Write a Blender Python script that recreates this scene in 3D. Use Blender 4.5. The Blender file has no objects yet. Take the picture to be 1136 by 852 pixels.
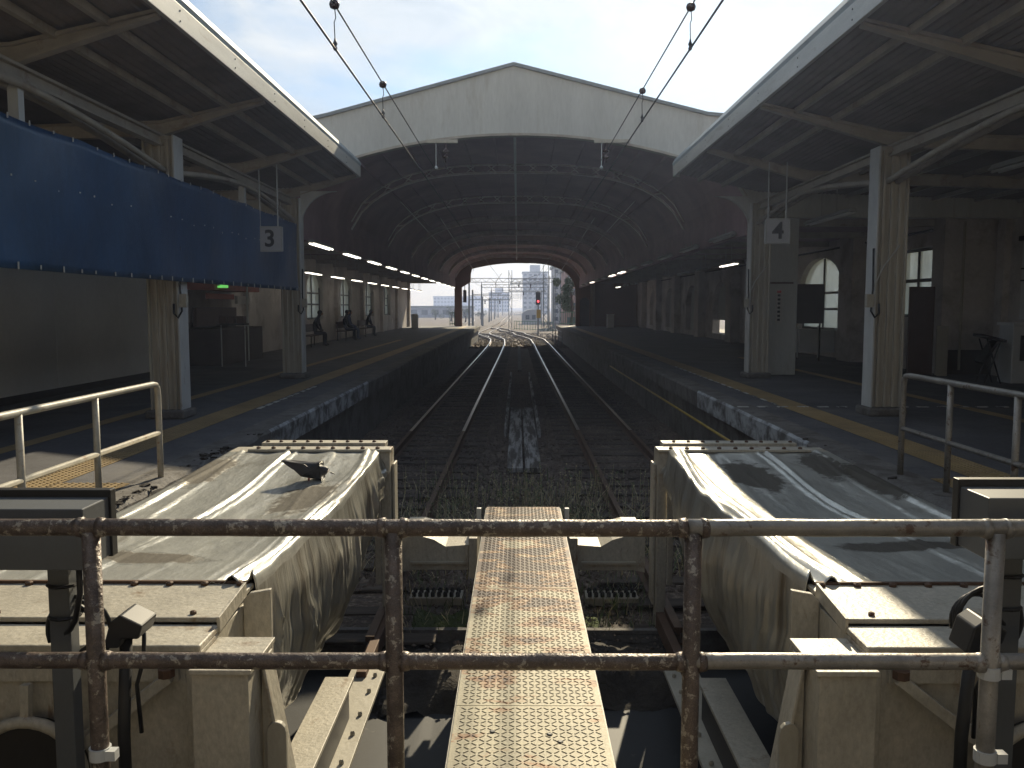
import bpy, bmesh, math, random
from mathutils import Vector, Matrix, noise
R = math.radians
SC = bpy.context.scene
COL = SC.collection
random.seed(7)

# ------------------------------------------------------------------ camera
cd = bpy.data.cameras.new('camera'); cam = bpy.data.objects.new('camera', cd); COL.objects.link(cam)
cd.sensor_width = 36; cd.lens = 960 / 1136 * 36; cd.clip_start = 0.05; cd.clip_end = 6000
cam.location = (0, 0, 1.5)
cam.rotation_euler = (R(90) - math.atan(85 / 960), 0, math.atan(6 / 960))
SC.camera = cam

# ------------------------------------------------------------------ sky and sun
SUN_DX, SUN_DY = 0.415, 1.63                     # metres to the sun side per metre of height
el = math.atan(1 / math.hypot(SUN_DX, SUN_DY)); az = math.atan2(SUN_DX, SUN_DY)
w = bpy.data.worlds.new('World'); SC.world = w; w.use_nodes = True
nt = w.node_tree; nt.nodes.clear()
def N(nt, t, **k):
    n = nt.nodes.new(t)
    for a, b in k.items():
        if a in n.inputs: n.inputs[a].default_value = b
        else: setattr(n, a, b)
    return n
L = nt.links.new
sky = N(nt, 'ShaderNodeTexSky', sky_type='NISHITA', sun_disc=False)
sky.sun_elevation = el; sky.sun_rotation = az; sky.dust_density = .7; sky.air_density = 1.0; sky.ozone_density = 1.0
tc = N(nt, 'ShaderNodeTexCoord'); mp = N(nt, 'ShaderNodeMapping'); mp.inputs['Scale'].default_value = (1.0, 1.0, 2.2)
cn = N(nt, 'ShaderNodeTexNoise', Scale=2.3, Detail=9.0, Roughness=0.58, Distortion=0.35)
cr = N(nt, 'ShaderNodeValToRGB'); cr.color_ramp.elements[0].position = .43; cr.color_ramp.elements[1].position = .60
mx = N(nt, 'ShaderNodeMix', data_type='RGBA'); mx.inputs[7].default_value = (7.4, 7.7, 7.6, 1)
bg = N(nt, 'ShaderNodeBackground', Strength=0.082); wo = N(nt, 'ShaderNodeOutputWorld')
L(tc.outputs['Generated'], mp.inputs[0]); L(mp.outputs[0], cn.inputs['Vector']); L(cn.outputs[0], cr.inputs[0])
c2 = N(nt, 'ShaderNodeTexNoise', Scale=5.5, Detail=8.0, Roughness=0.6, Distortion=0.5); L(mp.outputs[0], c2.inputs['Vector'])
c2r = N(nt, 'ShaderNodeMapRange'); c2r.inputs[1].default_value = .35; c2r.inputs[2].default_value = .65; L(c2.outputs[0], c2r.inputs[0])
cm = N(nt, 'ShaderNodeMix', data_type='RGBA'); cm.inputs[6].default_value = (4.5, 5.1, 5.5, 1); cm.inputs[7].default_value = (6.5, 6.75, 6.7, 1); L(c2r.outputs[0], cm.inputs[0]); L(cm.outputs[2], mx.inputs[7])
L(cr.outputs[0], mx.inputs[0]); L(sky.outputs[0], mx.inputs[6]); dk = N(nt, 'ShaderNodeMix', data_type='RGBA', blend_type='MULTIPLY'); dk.inputs[0].default_value = 1; dk.inputs[7].default_value = (.46, .64, .76, 1); L(sky.outputs[0], dk.inputs[6]); L(dk.outputs[2], mx.inputs[6])
sz = N(nt, 'ShaderNodeSeparateXYZ'); L(tc.outputs['Generated'], sz.inputs[0])
hr = N(nt, 'ShaderNodeMapRange'); hr.inputs[1].default_value = .02; hr.inputs[2].default_value = .16; hr.inputs[3].default_value = .85; hr.inputs[4].default_value = 0; L(sz.outputs[2], hr.inputs[0])
wm = N(nt, 'ShaderNodeMix', data_type='RGBA'); wm.inputs[7].default_value = (10.8, 8.3, 4.6, 1); L(hr.outputs[0], wm.inputs[0]); L(mx.outputs[2], wm.inputs[6]); L(wm.outputs[2], bg.inputs[0]); L(bg.outputs[0], wo.inputs[0])
sd = bpy.data.lights.new('sun', 'SUN'); sd.energy = 4.4; sd.angle = R(0.55); sd.color = (1, .86, .61)
so = bpy.data.objects.new('sun', sd); COL.objects.link(so)
so.rotation_euler = Vector((SUN_DX, SUN_DY, 1)).to_track_quat('Z', 'Y').to_euler(); so.location = (10, 40, 40)
SC.view_settings.view_transform = 'Standard'; SC.view_settings.look = 'None'; SC.view_settings.gamma = 1
SC.view_settings.exposure = 0.68
SC.cycles.max_bounces = 8; SC.cycles.volume_bounces = 0; SC.cycles.use_denoising = True

# ------------------------------------------------------------------ materials
def mat(name, col, rough=.6, metal=0., var=.25, vs=3., col2=None, c2s=1.5, c2lo=.5, c2hi=.62, bump=0., bs=40., stretch=(1, 1, 1), emit=None, es=0., spec=.5, vor=False, world=False, fine=0.):
    m = bpy.data.materials.new(name); m.use_nodes = True; t = m.node_tree; l = t.links.new
    b = t.nodes['Principled BSDF']; b.inputs['Roughness'].default_value = rough; b.inputs['Metallic'].default_value = metal
    b.inputs['Specular IOR Level'].default_value = spec
    tc = N(t, 'ShaderNodeTexCoord'); mp = N(t, 'ShaderNodeMapping'); mp.inputs['Scale'].default_value = stretch
    l(tc.outputs['Object'], mp.inputs[0]); V = mp.outputs[0]
    n1 = N(t, 'ShaderNodeTexNoise', Scale=vs, Detail=8., Roughness=.65); l(V, n1.inputs['Vector'])
    r1 = N(t, 'ShaderNodeMapRange'); r1.inputs[1].default_value = .3; r1.inputs[2].default_value = .7
    r1.inputs[3].default_value = 1 - var; r1.inputs[4].default_value = 1 + var * .6; l(n1.outputs[0], r1.inputs[0])
    h = N(t, 'ShaderNodeHueSaturation', Color=(*col, 1)); l(r1.outputs[0], h.inputs['Value'])
    out = h.outputs[0]
    if fine:
        n4 = N(t, 'ShaderNodeTexNoise', Scale=vs * 22, Detail=4., Roughness=.7); l(V, n4.inputs['Vector'])
        r4 = N(t, 'ShaderNodeMapRange'); r4.inputs[1].default_value = .3; r4.inputs[2].default_value = .7
        r4.inputs[3].default_value = 1 - fine; r4.inputs[4].default_value = 1 + fine * .5; l(n4.outputs[0], r4.inputs[0])
        h4 = N(t, 'ShaderNodeHueSaturation'); l(out, h4.inputs['Color']); l(r4.outputs[0], h4.inputs['Value']); out = h4.outputs[0]
    if col2:
        n2 = N(t, 'ShaderNodeTexNoise', Scale=c2s, Detail=10., Roughness=.7, Distortion=.3); l(V, n2.inputs['Vector'])
        cr = N(t, 'ShaderNodeMapRange'); cr.inputs[1].default_value = c2lo; cr.inputs[2].default_value = c2hi; l(n2.outputs[0], cr.inputs[0])
        x = N(t, 'ShaderNodeMix', data_type='RGBA'); l(cr.outputs[0], x.inputs[0]); l(out, x.inputs[6]); x.inputs[7].default_value = (*col2, 1)
        out = x.outputs[2]
    l(out, b.inputs['Base Color'])
    if bump:
        if vor: n3 = N(t, 'ShaderNodeTexVoronoi', Scale=bs)
        else: n3 = N(t, 'ShaderNodeTexNoise', Scale=bs, Detail=6.)
        l(V, n3.inputs['Vector']); bp = N(t, 'ShaderNodeBump', Strength=min(bump, 1.), Distance=.02 * max(1, bump)); l(n3.outputs[0], bp.inputs['Height']); l(bp.outputs[0], b.inputs['Normal'])
    if emit: b.inputs['Emission Color'].default_value = (*emit, 1); b.inputs['Emission Strength'].default_value = es
    return m
M = dict(
    cream=mat('cream_paint', (.46, .425, .35), .5, var=.26, vs=2.4, col2=(.20, .13, .075), c2s=5, c2lo=.585, c2hi=.70, bump=.2, bs=45, fine=.22, stretch=(1, 1, .55)),
    cream2=mat('pale_beige_paint', (.40, .37, .30), .55, var=.22, vs=3, col2=(.16, .11, .07), c2s=4, c2lo=.6, c2hi=.75, bump=.15, bs=30, stretch=(1, 1, .35), fine=.1),
    column=mat('column_paint', (.42, .385, .315), .5, var=.25, vs=3, col2=(.22, .15, .09), c2s=7, c2lo=.52, c2hi=.8, stretch=(2.5, 2.5, .22), bump=.1, bs=30),
    flange=mat('pale_flange_paint', (.52, .53, .52), .45, var=.2, vs=3, col2=(.2, .13, .09), c2s=9, c2lo=.62, c2hi=.7, stretch=(1, 1, .4)),
    fascia=mat('fascia_paint', (.44, .44, .40), .5, var=.2, vs=2, col2=(.24, .2, .15), c2s=3, c2lo=.56, c2hi=.75, stretch=(1, .5, 3), fine=.1),
    gutter=mat('gutter_zinc', (.33, .385, .41), .6, 0., var=.2, vs=1.5),
    beam=mat('beam_paint', (.38, .345, .29), .55, var=.25, vs=2, col2=(.2, .14, .1), c2s=3, c2lo=.55, c2hi=.75),
    deck=mat('roof_deck', (.21, .18, .165), .8, var=.25, vs=1.5, bump=.3, bs=10),
    plaster=mat('gable_plaster', (.52, .53, .505), .8, var=.12, vs=.9, col2=(.36, .34, .29), c2s=1.4, c2lo=.57, c2hi=.78, stretch=(1.6, 1, .3), fine=.1, bump=.15, bs=12),
    coping=mat('coping_metal', (.22, .25, .26), .5, .2, var=.15),
    shed=mat('shed_roof_boards', (.36, .24, .26), .8, var=.3, vs=.8, bump=.3, bs=8),
    rib=mat('rib_paint', (.75, .70, .68), .5, var=.3),
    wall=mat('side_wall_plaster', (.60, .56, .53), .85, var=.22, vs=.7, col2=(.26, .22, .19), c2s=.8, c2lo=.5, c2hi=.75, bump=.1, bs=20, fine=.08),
    brownwall=mat('portal_brown_paint', (.24, .14, .09), .7, var=.2, vs=.6),
    darkwall=mat('dark_wall_band', (.09, .075, .07), .7, var=.2),
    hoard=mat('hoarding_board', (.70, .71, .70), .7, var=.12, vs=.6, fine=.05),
    tarp=mat('blue_tarpaulin', (.018, .066, .155), .42, var=.35, vs=.9, bump=.5, bs=5, stretch=(1, 1, .6), fine=.08),
    asphalt=mat('platform_asphalt', (.10, .10, .11), .75, var=.35, vs=.9, col2=(.14, .135, .13), c2s=1.3, c2lo=.5, c2hi=.7, bump=.35, bs=90, fine=.3),
    concrete=mat('edge_concrete', (.17, .16, .15), .85, var=.3, vs=1.5, col2=(.09, .08, .07), c2s=2.5, c2lo=.47, c2hi=.6, bump=.5, bs=25, fine=.3),
    edgepeel=mat('peeling_white_edge', (.12, .115, .11), .8, var=.4, vs=3, col2=(.42, .44, .46), c2s=3.2, c2lo=.42, c2hi=.58, bump=.5, bs=18, stretch=(1, .8, 1)),
    tactile=mat('yellow_tactile', (.33, .235, .11), .6, var=.25, vs=2, col2=(.2, .15, .09), c2s=2.5, c2lo=.55, c2hi=.75, bump=.2, bs=60, fine=.15),
    whiteline=mat('worn_white_line', (.55, .55, .53), .7, var=.3, vs=8, col2=(.1, .1, .1), c2s=6, c2lo=.5, c2hi=.55),
    ballast=mat('ballast_ground', (.13, .098, .078), .9, var=.5, vs=2., col2=(.24, .19, .145), c2s=14, c2lo=.5, c2hi=.62, bump=1., bs=14, vor=True, fine=.55),
    stone=mat('ballast_stone', (.15, .12, .10), .9, var=.5, vs=6.),
    pit=mat('pit_floor', (.016, .018, .022), .62, var=.4, vs=1.2, col2=(.06, .058, .05), c2s=9, c2lo=.62, c2hi=.7, bump=.06, bs=6, fine=.2),
    soil=mat('dark_soil', (.05, .042, .034), .9, var=.5, vs=5, bump=1., bs=20, fine=.4),
    moss=mat('moss', (.06, .085, .02), .95, var=.5, vs=20, bump=1., bs=60),
    rust=mat('rusty_rail_side', (.11, .06, .035), .7, .2, var=.35, vs=4, fine=.2),
    polish=mat('polished_rail_top', (.55, .52, .5), .28, 1., var=.1),
    dullrail=mat('dull_rail_top', (.14, .09, .06), .6, .3, var=.3, vs=6),
    sleeper=mat('sleeper_wood', (.085, .068, .055), .9, var=.4, vs=5, stretch=(.3, 2, 1), bump=.4, bs=20),
    whiteboard=mat('peeling_white_board', (.44, .43, .42), .85, var=.3, vs=4, col2=(.08, .07, .06), c2s=2.2, c2lo=.42, c2hi=.56, stretch=(4, .35, 1), bump=.3, bs=25),
    rustpipe=mat('rusty_pipe', (.15, .115, .095), .42, .25, var=.5, vs=14, col2=(.36, .32, .26), c2s=34, c2lo=.56, c2hi=.60, bump=.3, bs=70, fine=.5),
    greypipe=mat('galvanised_pipe', (.30, .28, .25), .42, .3, var=.4, vs=7, col2=(.13, .085, .06), c2s=14, c2lo=.56, c2hi=.62, bump=.15, bs=50, fine=.15),
    creampipe=mat('cream_pipe', (.50, .47, .39), .45, var=.25, vs=5, col2=(.28, .16, .09), c2s=9, c2lo=.57, c2hi=.66, bump=.1, bs=40, fine=.12),
    box=mat('grey_box_paint', (.10, .107, .113), .5, var=.12, vs=3, fine=.06),
    black=mat('black_rubber', (.014, .014, .015), .5, var=.2),
    darkmetal=mat('dark_metal', (.05, .047, .045), .5, .4, var=.3),
    wire=mat('overhead_wire', (.03, .027, .026), .45, .5, var=.1),
    insul=mat('insulator_brown', (.05, .02, .015), .25, var=.1),
    lampoff=mat('lamp_tube_off', (.65, .65, .62), .3, var=.08),
    lampon=mat('lamp_tube_lit', (.8, .8, .75), .3, var=.05, emit=(1, .93, .78), es=2.6),
    lampbody=mat('lamp_body', (.40, .40, .39), .45, var=.15),
    sign=mat('sign_face', (.44, .44, .46), .5, var=.08),
    signink=mat('sign_ink', (.015, .015, .02), .5, var=.05),
    green=mat('green_lit_sign', (.1, .5, .12), .4, emit=(.25, 1, .2), es=.35),
    red=mat('red_banner', (.38, .12, .08), .7), paper=mat('paper_white', (.55, .53, .5), .7),
    redink=mat('red_ink', (.5, .08, .07), .6),
    feather=mat('pigeon_feathers', (.035, .033, .038), .55, var=.35, vs=30), foot=mat('pigeon_foot', (.3, .07, .05), .6),
    yellow=mat('yellow_pipe', (.42, .29, .06), .5, var=.3, vs=3),
    skin=mat('skin', (.35, .2, .14), .6), cloth1=mat('dark_coat', (.02, .02, .03), .85), cloth2=mat('blue_coat', (.03, .045, .12), .85), hair=mat('hair', (.012, .01, .009), .6),
    brown=mat('brown_board', (.09, .055, .045), .6, var=.2),
    white=mat('white_enamel', (.55, .56, .56), .4, var=.1),
    leaf=mat('leaf_green', (.10, .15, .05), .7, var=.5, vs=8), leafdry=mat('dry_weed', (.5, .43, .26), .8, var=.4, vs=9),
    leaf2=mat('tree_leaf', (.07, .11, .04), .7, var=.4, vs=2),
    bark=mat('bark', (.09, .06, .04), .9, var=.3, bump=.5, bs=20),
    bld=mat('pale_building', (.45, .46, .5), .7, var=.1, vs=.3), bldr=mat('pink_building', (.40, .25, .22), .8, var=.1, vs=.3), win=mat('building_window', (.06, .08, .11), .2),
    steel=mat('gantry_steel', (.16, .17, .18), .6, .3, var=.2), gfence=mat('green_fence_paint', (.05, .16, .09), .6),
)
def frosted():
    m = bpy.data.materials.new('frosted_glass'); m.use_nodes = True; t = m.node_tree; l = t.links.new
    o = t.nodes['Material Output']; t.nodes.remove(t.nodes['Principled BSDF'])
    a = N(t, 'ShaderNodeBsdfTranslucent', Color=(.75, .82, .8, 1)); g = N(t, 'ShaderNodeBsdfGlossy', Roughness=.25); tr = N(t, 'ShaderNodeBsdfTransparent', Color=(.85, .9, .88, 1))
    m1 = N(t, 'ShaderNodeMixShader'); m1.inputs[0].default_value = .08; m2 = N(t, 'ShaderNodeMixShader')
    tc = N(t, 'ShaderNodeTexCoord'); nz = N(t, 'ShaderNodeTexNoise', Scale=1.4, Detail=6.); l(tc.outputs['Object'], nz.inputs['Vector'])
    mr = N(t, 'ShaderNodeMapRange'); mr.inputs[3].default_value = .15; mr.inputs[4].default_value = .5; l(nz.outputs[0], mr.inputs[0])
    l(a.outputs[0], m1.inputs[1]); l(g.outputs[0], m1.inputs[2]); l(mr.outputs[0], m2.inputs[0]); l(m1.outputs[0], m2.inputs[1]); l(tr.outputs[0], m2.inputs[2]); l(m2.outputs[0], o.inputs[0]); return m
M['glass'] = frosted()
def cover_mat(name, spots, drape=False):
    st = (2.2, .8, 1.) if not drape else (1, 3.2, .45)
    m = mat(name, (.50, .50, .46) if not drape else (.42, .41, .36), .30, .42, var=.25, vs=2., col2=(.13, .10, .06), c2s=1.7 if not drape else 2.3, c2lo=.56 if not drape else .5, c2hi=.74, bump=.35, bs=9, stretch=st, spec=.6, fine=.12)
    t = m.node_tree; l = t.links.new; b = t.nodes['Principled BSDF']
    tc = N(t, 'ShaderNodeTexCoord'); n = N(t, 'ShaderNodeTexNoise', Scale=7., Detail=9., Roughness=.7); l(tc.outputs['Object'], n.inputs['Vector'])
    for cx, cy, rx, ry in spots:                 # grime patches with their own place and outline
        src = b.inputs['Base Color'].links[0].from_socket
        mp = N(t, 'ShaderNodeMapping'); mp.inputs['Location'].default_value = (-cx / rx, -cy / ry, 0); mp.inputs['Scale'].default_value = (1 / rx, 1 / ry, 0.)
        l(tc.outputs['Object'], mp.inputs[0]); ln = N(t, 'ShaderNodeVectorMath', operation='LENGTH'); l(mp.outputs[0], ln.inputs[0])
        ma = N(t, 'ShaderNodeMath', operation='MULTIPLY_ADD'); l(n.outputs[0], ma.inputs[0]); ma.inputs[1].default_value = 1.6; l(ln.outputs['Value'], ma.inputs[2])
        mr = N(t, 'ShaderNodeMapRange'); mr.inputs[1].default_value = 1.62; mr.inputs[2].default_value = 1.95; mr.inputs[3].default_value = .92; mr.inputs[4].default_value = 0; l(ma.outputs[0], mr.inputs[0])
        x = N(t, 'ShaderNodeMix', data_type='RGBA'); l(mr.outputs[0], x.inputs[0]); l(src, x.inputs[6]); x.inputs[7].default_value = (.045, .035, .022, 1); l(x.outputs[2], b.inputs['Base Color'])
        rs = N(t, 'ShaderNodeMapRange'); rs.inputs[3].default_value = .31 if not b.inputs['Roughness'].links else 0; rs.inputs[4].default_value = .85; l(mr.outputs[0], rs.inputs[0])
        if b.inputs['Roughness'].links:
            mxr = N(t, 'ShaderNodeMath', operation='MAXIMUM'); l(b.inputs['Roughness'].links[0].from_socket, mxr.inputs[0]); l(rs.outputs[0], mxr.inputs[1]); l(mxr.outputs[0], b.inputs['Roughness'])
        else: l(rs.outputs[0], b.inputs['Roughness'])
    return m
# local x, y measured from each buffer stop's own origin
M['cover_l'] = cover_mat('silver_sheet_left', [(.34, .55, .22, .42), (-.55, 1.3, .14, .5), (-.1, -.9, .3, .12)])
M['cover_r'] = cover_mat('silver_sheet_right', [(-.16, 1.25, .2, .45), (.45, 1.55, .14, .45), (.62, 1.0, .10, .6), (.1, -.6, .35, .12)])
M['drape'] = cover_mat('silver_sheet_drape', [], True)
def plate_mat():
    m = mat('checker_plate', (.33, .295, .205), .6, .1, var=.22, vs=4, col2=(.17, .12, .07), c2s=4, c2lo=.60, c2hi=.72, fine=.22, bump=.1, bs=80)
    t = m.node_tree; l = t.links.new; b = t.nodes['Principled BSDF']; src = b.inputs['Base Color'].links[0].from_socket
    # rust is thick on the far half, lighter near the camera: the plate's own wear along its length
    tc = N(t, 'ShaderNodeTexCoord'); mp = N(t, 'ShaderNodeMapping'); mp.inputs['Scale'].default_value = (1.3, 2.6, 1); l(tc.outputs['Object'], mp.inputs[0])
    n = N(t, 'ShaderNodeTexNoise', Scale=1.9, Detail=12., Roughness=.68, Distortion=.5); l(mp.outputs[0], n.inputs['Vector'])
    sx = N(t, 'ShaderNodeSeparateXYZ'); l(tc.outputs['Object'], sx.inputs[0])
    yr = N(t, 'ShaderNodeMapRange'); yr.inputs[1].default_value = -1.3; yr.inputs[2].default_value = .6; yr.inputs[3].default_value = -.05; yr.inputs[4].default_value = .115; l(sx.outputs[1], yr.inputs[0])
    ad = N(t, 'ShaderNodeMath', operation='ADD'); l(n.outputs[0], ad.inputs[0]); l(yr.outputs[0], ad.inputs[1])
    cr = N(t, 'ShaderNodeMapRange'); cr.inputs[1].default_value = .505; cr.inputs[2].default_value = .56; l(ad.outputs[0], cr.inputs[0])
    x = N(t, 'ShaderNodeMix', data_type='RGBA'); l(cr.outputs[0], x.inputs[0]); l(src, x.inputs[6]); x.inputs[7].default_value = (.24, .115, .042, 1)
    cr2 = N(t, 'ShaderNodeMapRange'); cr2.inputs[1].default_value = .555; cr2.inputs[2].default_value = .60; l(ad.outputs[0], cr2.inputs[0])
    x2 = N(t, 'ShaderNodeMix', data_type='RGBA'); l(cr2.outputs[0], x2.inputs[0]); l(x.outputs[2], x2.inputs[6]); x2.inputs[7].default_value = (.055, .03, .022, 1)
    l(x2.outputs[2], b.inputs['Base Color']); return m
M['plate'] = plate_mat()

# ------------------------------------------------------------------ mesh helpers
class MB:
    def __init__(s): s.v = []; s.f = []; s.mi = []; s.sm = False
    def add(s, vs, fs, mi=0):
        o = len(s.v); s.v += [tuple(v) for v in vs]; s.f += [tuple(i + o for i in f) for f in fs]; s.mi += [mi] * len(fs); return s
    def box(s, x0, x1, y0, y1, z0, z1, mi=0):
        vs = [(x, y, z) for z in (z0, z1) for y in (y0, y1) for x in (x0, x1)]
        return s.add(vs, [(0, 2, 3, 1), (4, 5, 7, 6), (0, 1, 5, 4), (2, 6, 7, 3), (0, 4, 6, 2), (1, 3, 7, 5)], mi)
    def cbox(s, c, d, rz=0, rx=0, ry=0, mi=0):
        m = Matrix.Rotation(rz, 3, 'Z') @ Matrix.Rotation(ry, 3, 'Y') @ Matrix.Rotation(rx, 3, 'X'); c = Vector(c)
        vs = [c + m @ Vector((x * d[0] / 2, y * d[1] / 2, z * d[2] / 2)) for z in (-1, 1) for y in (-1, 1) for x in (-1, 1)]
        return s.add(vs, [(0, 2, 3, 1), (4, 5, 7, 6), (0, 1, 5, 4), (2, 6, 7, 3), (0, 4, 6, 2), (1, 3, 7, 5)], mi)
    def tube(s, pts, r, n=10, mi=0, cap=True):
        pts = [Vector(p) for p in pts]; rs = r if isinstance(r, (list, tuple)) else [r] * len(pts); vs = []; ref = None
        for i, p in enumerate(pts):
            d = (pts[min(i + 1, len(pts) - 1)] - pts[max(i - 1, 0)]).normalized()
            if ref is None: ref = Vector((0, 0, 1)) if abs(d.z) < .9 else Vector((1, 0, 0))
            a = d.cross(ref).normalized(); b = a.cross(d).normalized(); ref = b
            vs += [p + (a * math.cos(2 * math.pi * k / n) + b * math.sin(2 * math.pi * k / n)) * rs[i] for k in range(n)]
        fs = [(i * n + k, i * n + (k + 1) % n, (i + 1) * n + (k + 1) % n, (i + 1) * n + k) for i in range(len(pts) - 1) for k in range(n)]
        if cap: fs += [tuple(range(n))[::-1], tuple((len(pts) - 1) * n + k for k in range(n))]
        return s.add(vs, fs, mi)
    def bar(s, p0, p1, wd, ht, mi=0):          # rectangular bar between two points
        p0, p1 = Vector(p0), Vector(p1); d = (p1 - p0).normalized(); up = Vector((0, 0, 1)) if abs(d.z) < .95 else Vector((0, 1, 0))
        a = d.cross(up).normalized() * wd / 2; b = a.normalized().cross(d) * ht / 2
        vs = [p + i * a + j * b for p in (p0, p1) for j in (-1, 1) for i in (-1, 1)]
        return s.add(vs, [(0, 1, 3, 2), (4, 6, 7, 5), (0, 4, 5, 1), (2, 3, 7, 6), (0, 2, 6, 4), (1, 5, 7, 3)], mi)
    def prism(s, poly, axis, a0, a1, mi=0):    # poly in the two other axes, extruded along axis
        def mk(p, a): return {'x': (a, p[0], p[1]), 'y': (p[0], a, p[1]), 'z': (p[0], p[1], a)}[axis]
        n = len(poly); vs = [mk(p, a0) for p in poly] + [mk(p, a1) for p in poly]
        fs = [(i, (i + 1) % n, n + (i + 1) % n, n + i) for i in range(n)] + [tuple(range(n))[::-1], tuple(range(n, 2 * n))]
        return s.add(vs, fs, mi)
    def grid(s, fn, nu, nv, mi=0):
        vs = [fn(i / nu, j / nv) for j in range(nv + 1) for i in range(nu + 1)]
        return s.add(vs, [(j * (nu + 1) + i, j * (nu + 1) + i + 1, (j + 1) * (nu + 1) + i + 1, (j + 1) * (nu + 1) + i) for j in range(nv) for i in range(nu)], mi)
    def lathe(s, c, prof, n=14, mi=0):
        vs = [(c[0] + r * math.cos(2 * math.pi * k / n), c[1] + r * math.sin(2 * math.pi * k / n), c[2] + z) for r, z in prof for k in range(n)]
        fs = [(i * n + k, i * n + (k + 1) % n, (i + 1) * n + (k + 1) % n, (i + 1) * n + k) for i in range(len(prof) - 1) for k in range(n)]
        fs += [tuple(range(n))[::-1], tuple((len(prof) - 1) * n + k for k in range(n))]
        return s.add(vs, fs, mi)
    def build(s, name, mats, parent=None, loc=None, smooth=False, bevel=0, solid=0):
        if not isinstance(mats, (list, tuple)): mats = [mats]
        if parent is not None:
            base = Vector((0, 0, 0)); p = parent
            while p: base = base + p.location; p = p.parent
        else:
            if loc is None:
                xs = [v[0] for v in s.v]; ys = [v[1] for v in s.v]; loc = ((min(xs) + max(xs)) / 2, (min(ys) + max(ys)) / 2, min(v[2] for v in s.v))
            base = Vector(loc)
        me = bpy.data.meshes.new(name); me.from_pydata([Vector(v) - base for v in s.v], [], s.f); me.update()
        for m in mats: me.materials.append(m if not isinstance(m, str) else M[m])
        for p, i in zip(me.polygons, s.mi): p.material_index = i; p.use_smooth = smooth
        bm = bmesh.new(); bm.from_mesh(me); bmesh.ops.recalc_face_normals(bm, faces=bm.faces); bm.to_mesh(me); bm.free()
        o = bpy.data.objects.new(name, me); COL.objects.link(o)
        if parent is not None: o.parent = parent
        else: o.location = base
        if solid: d = o.modifiers.new('solid', 'SOLIDIFY'); d.thickness = solid; d.offset = 0
        if bevel: d = o.modifiers.new('bevel', 'BEVEL'); d.width = bevel; d.segments = 2; d.limit_method = 'ANGLE'
        return o
def tag(o, label=None, cat=None, group=None, kind=None):
    if label: o['label'] = label
    if cat: o['category'] = cat
    if group: o['group'] = group
    if kind: o['kind'] = kind
    return o
def thing(name, loc, label, cat, group=None):
    o = bpy.data.objects.new(name, None); o.empty_display_size = .2; COL.objects.link(o); o.location = loc
    return tag(o, label, cat, group)
def dup(o, loc, parent=None):
    c = o.copy(); COL.objects.link(c)
    if parent is None: c.location = loc
    else: c.parent = parent
    for ch in list(o.children): dup(ch, None, c)
    return c
def loose(b, name, m, parent, limit=100, **k):
    # every separate piece collected in b becomes a part of its own
    par = list(range(len(b.v)))
    def find(i):
        while par[i] != i: par[i] = par[par[i]]; i = par[i]
        return i
    for f in b.f:
        for i in f[1:]: par[find(i)] = find(f[0])
    comp = {}
    for f in b.f: comp.setdefault(find(f[0]), []).append(f)
    items = list(comp.values()); items.sort(key=lambda fs: min(b.v[i][1] for f in fs for i in f))
    rest = items[limit:] if len(items) > limit else []
    for fs in items[:limit]:
        ids = sorted({i for f in fs for i in f}); mp_ = {i: n for n, i in enumerate(ids)}
        q = MB(); q.add([b.v[i] for i in ids], [tuple(mp_[i] for i in f) for f in fs]); q.build(name, m, parent, **k)
    if rest:
        q = MB()
        for fs in rest:
            ids = sorted({i for f in fs for i in f}); mp_ = {i: n for n, i in enumerate(ids)}; q.add([b.v[i] for i in ids], [tuple(mp_[i] for i in f) for f in fs])
        tag(q.build(name, m, parent), kind='stuff')
ORD = 'nearest second third fourth fifth sixth seventh eighth ninth tenth eleventh twelfth thirteenth fourteenth'.split()
def B(*a, mi=0): return MB().box(*a, mi=mi)
def nz(x, y, z=0, s=1): return noise.noise(Vector((x * s, y * s, z * s)))

# ================================================================== SETTING
# ground sheet beyond the pit, gently uneven near the camera
g = MB()
xs = [-900, -200, -60, -20, -12] + [-11 + .5 * i for i in range(45)] + [12, 20, 60, 200, 900]
ys = [6.9 + .35 * i for i in range(60)] + [28 + 3 * i for i in range(25)] + [120, 180, 300, 600, 1200, 3000]
g.add([(x, y, -1.2 + (.05 * nz(x, y, 0, .9) + .03 * nz(x, y, 3, 3) if y < 27 else 0)) for y in ys for x in xs],
      [(j * len(xs) + i, j * len(xs) + i + 1, (j + 1) * len(xs) + i + 1, (j + 1) * len(xs) + i) for j in range(len(ys) - 1) for i in range(len(xs) - 1)])
tag(g.build('ground', 'ballast', loc=(0, 0, -1.2), smooth=True), kind='structure')
tag(B(-30, 30, -20, 6.95, -1.5, -1.4).build('pit_floor', 'pit', loc=(0, 0, -1.4)), kind='structure')
tag(B(-30, 30, 6.9, 6.96, -1.5, -1.14).build('pit_edge', 'concrete'), kind='structure')
def rough_slab(name, x0, x1, y0, y1, z, amp, m, label=None):
    b = MB(); nx = max(2, int((x1 - x0) / .06)); ny = max(2, int((y1 - y0) / .06))
    def fn(u, v):
        x = x0 + (x1 - x0) * u; y = y0 + (y1 - y0) * v; e = min(u, 1 - u, v, 1 - v) * 8
        return (x + .02 * nz(x, y, 5, 9), y + .05 * nz(x, y, 9, 4), z - (amp + .12) * max(0, 1 - e) + amp * (nz(x, y, 1, 4) + .5 * nz(x, y, 2, 13)))
    b.grid(fn, nx, ny); return b.build(name, m, smooth=True)
tag(rough_slab('soil_bed', -1.1, -.34, 5.9, 8.6, -1.22, .07, 'soil'), kind='structure')
tag(rough_slab('soil_bed', .46, 1.3, 6.0, 8.6, -1.22, .07, 'soil'), kind='structure')
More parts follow.
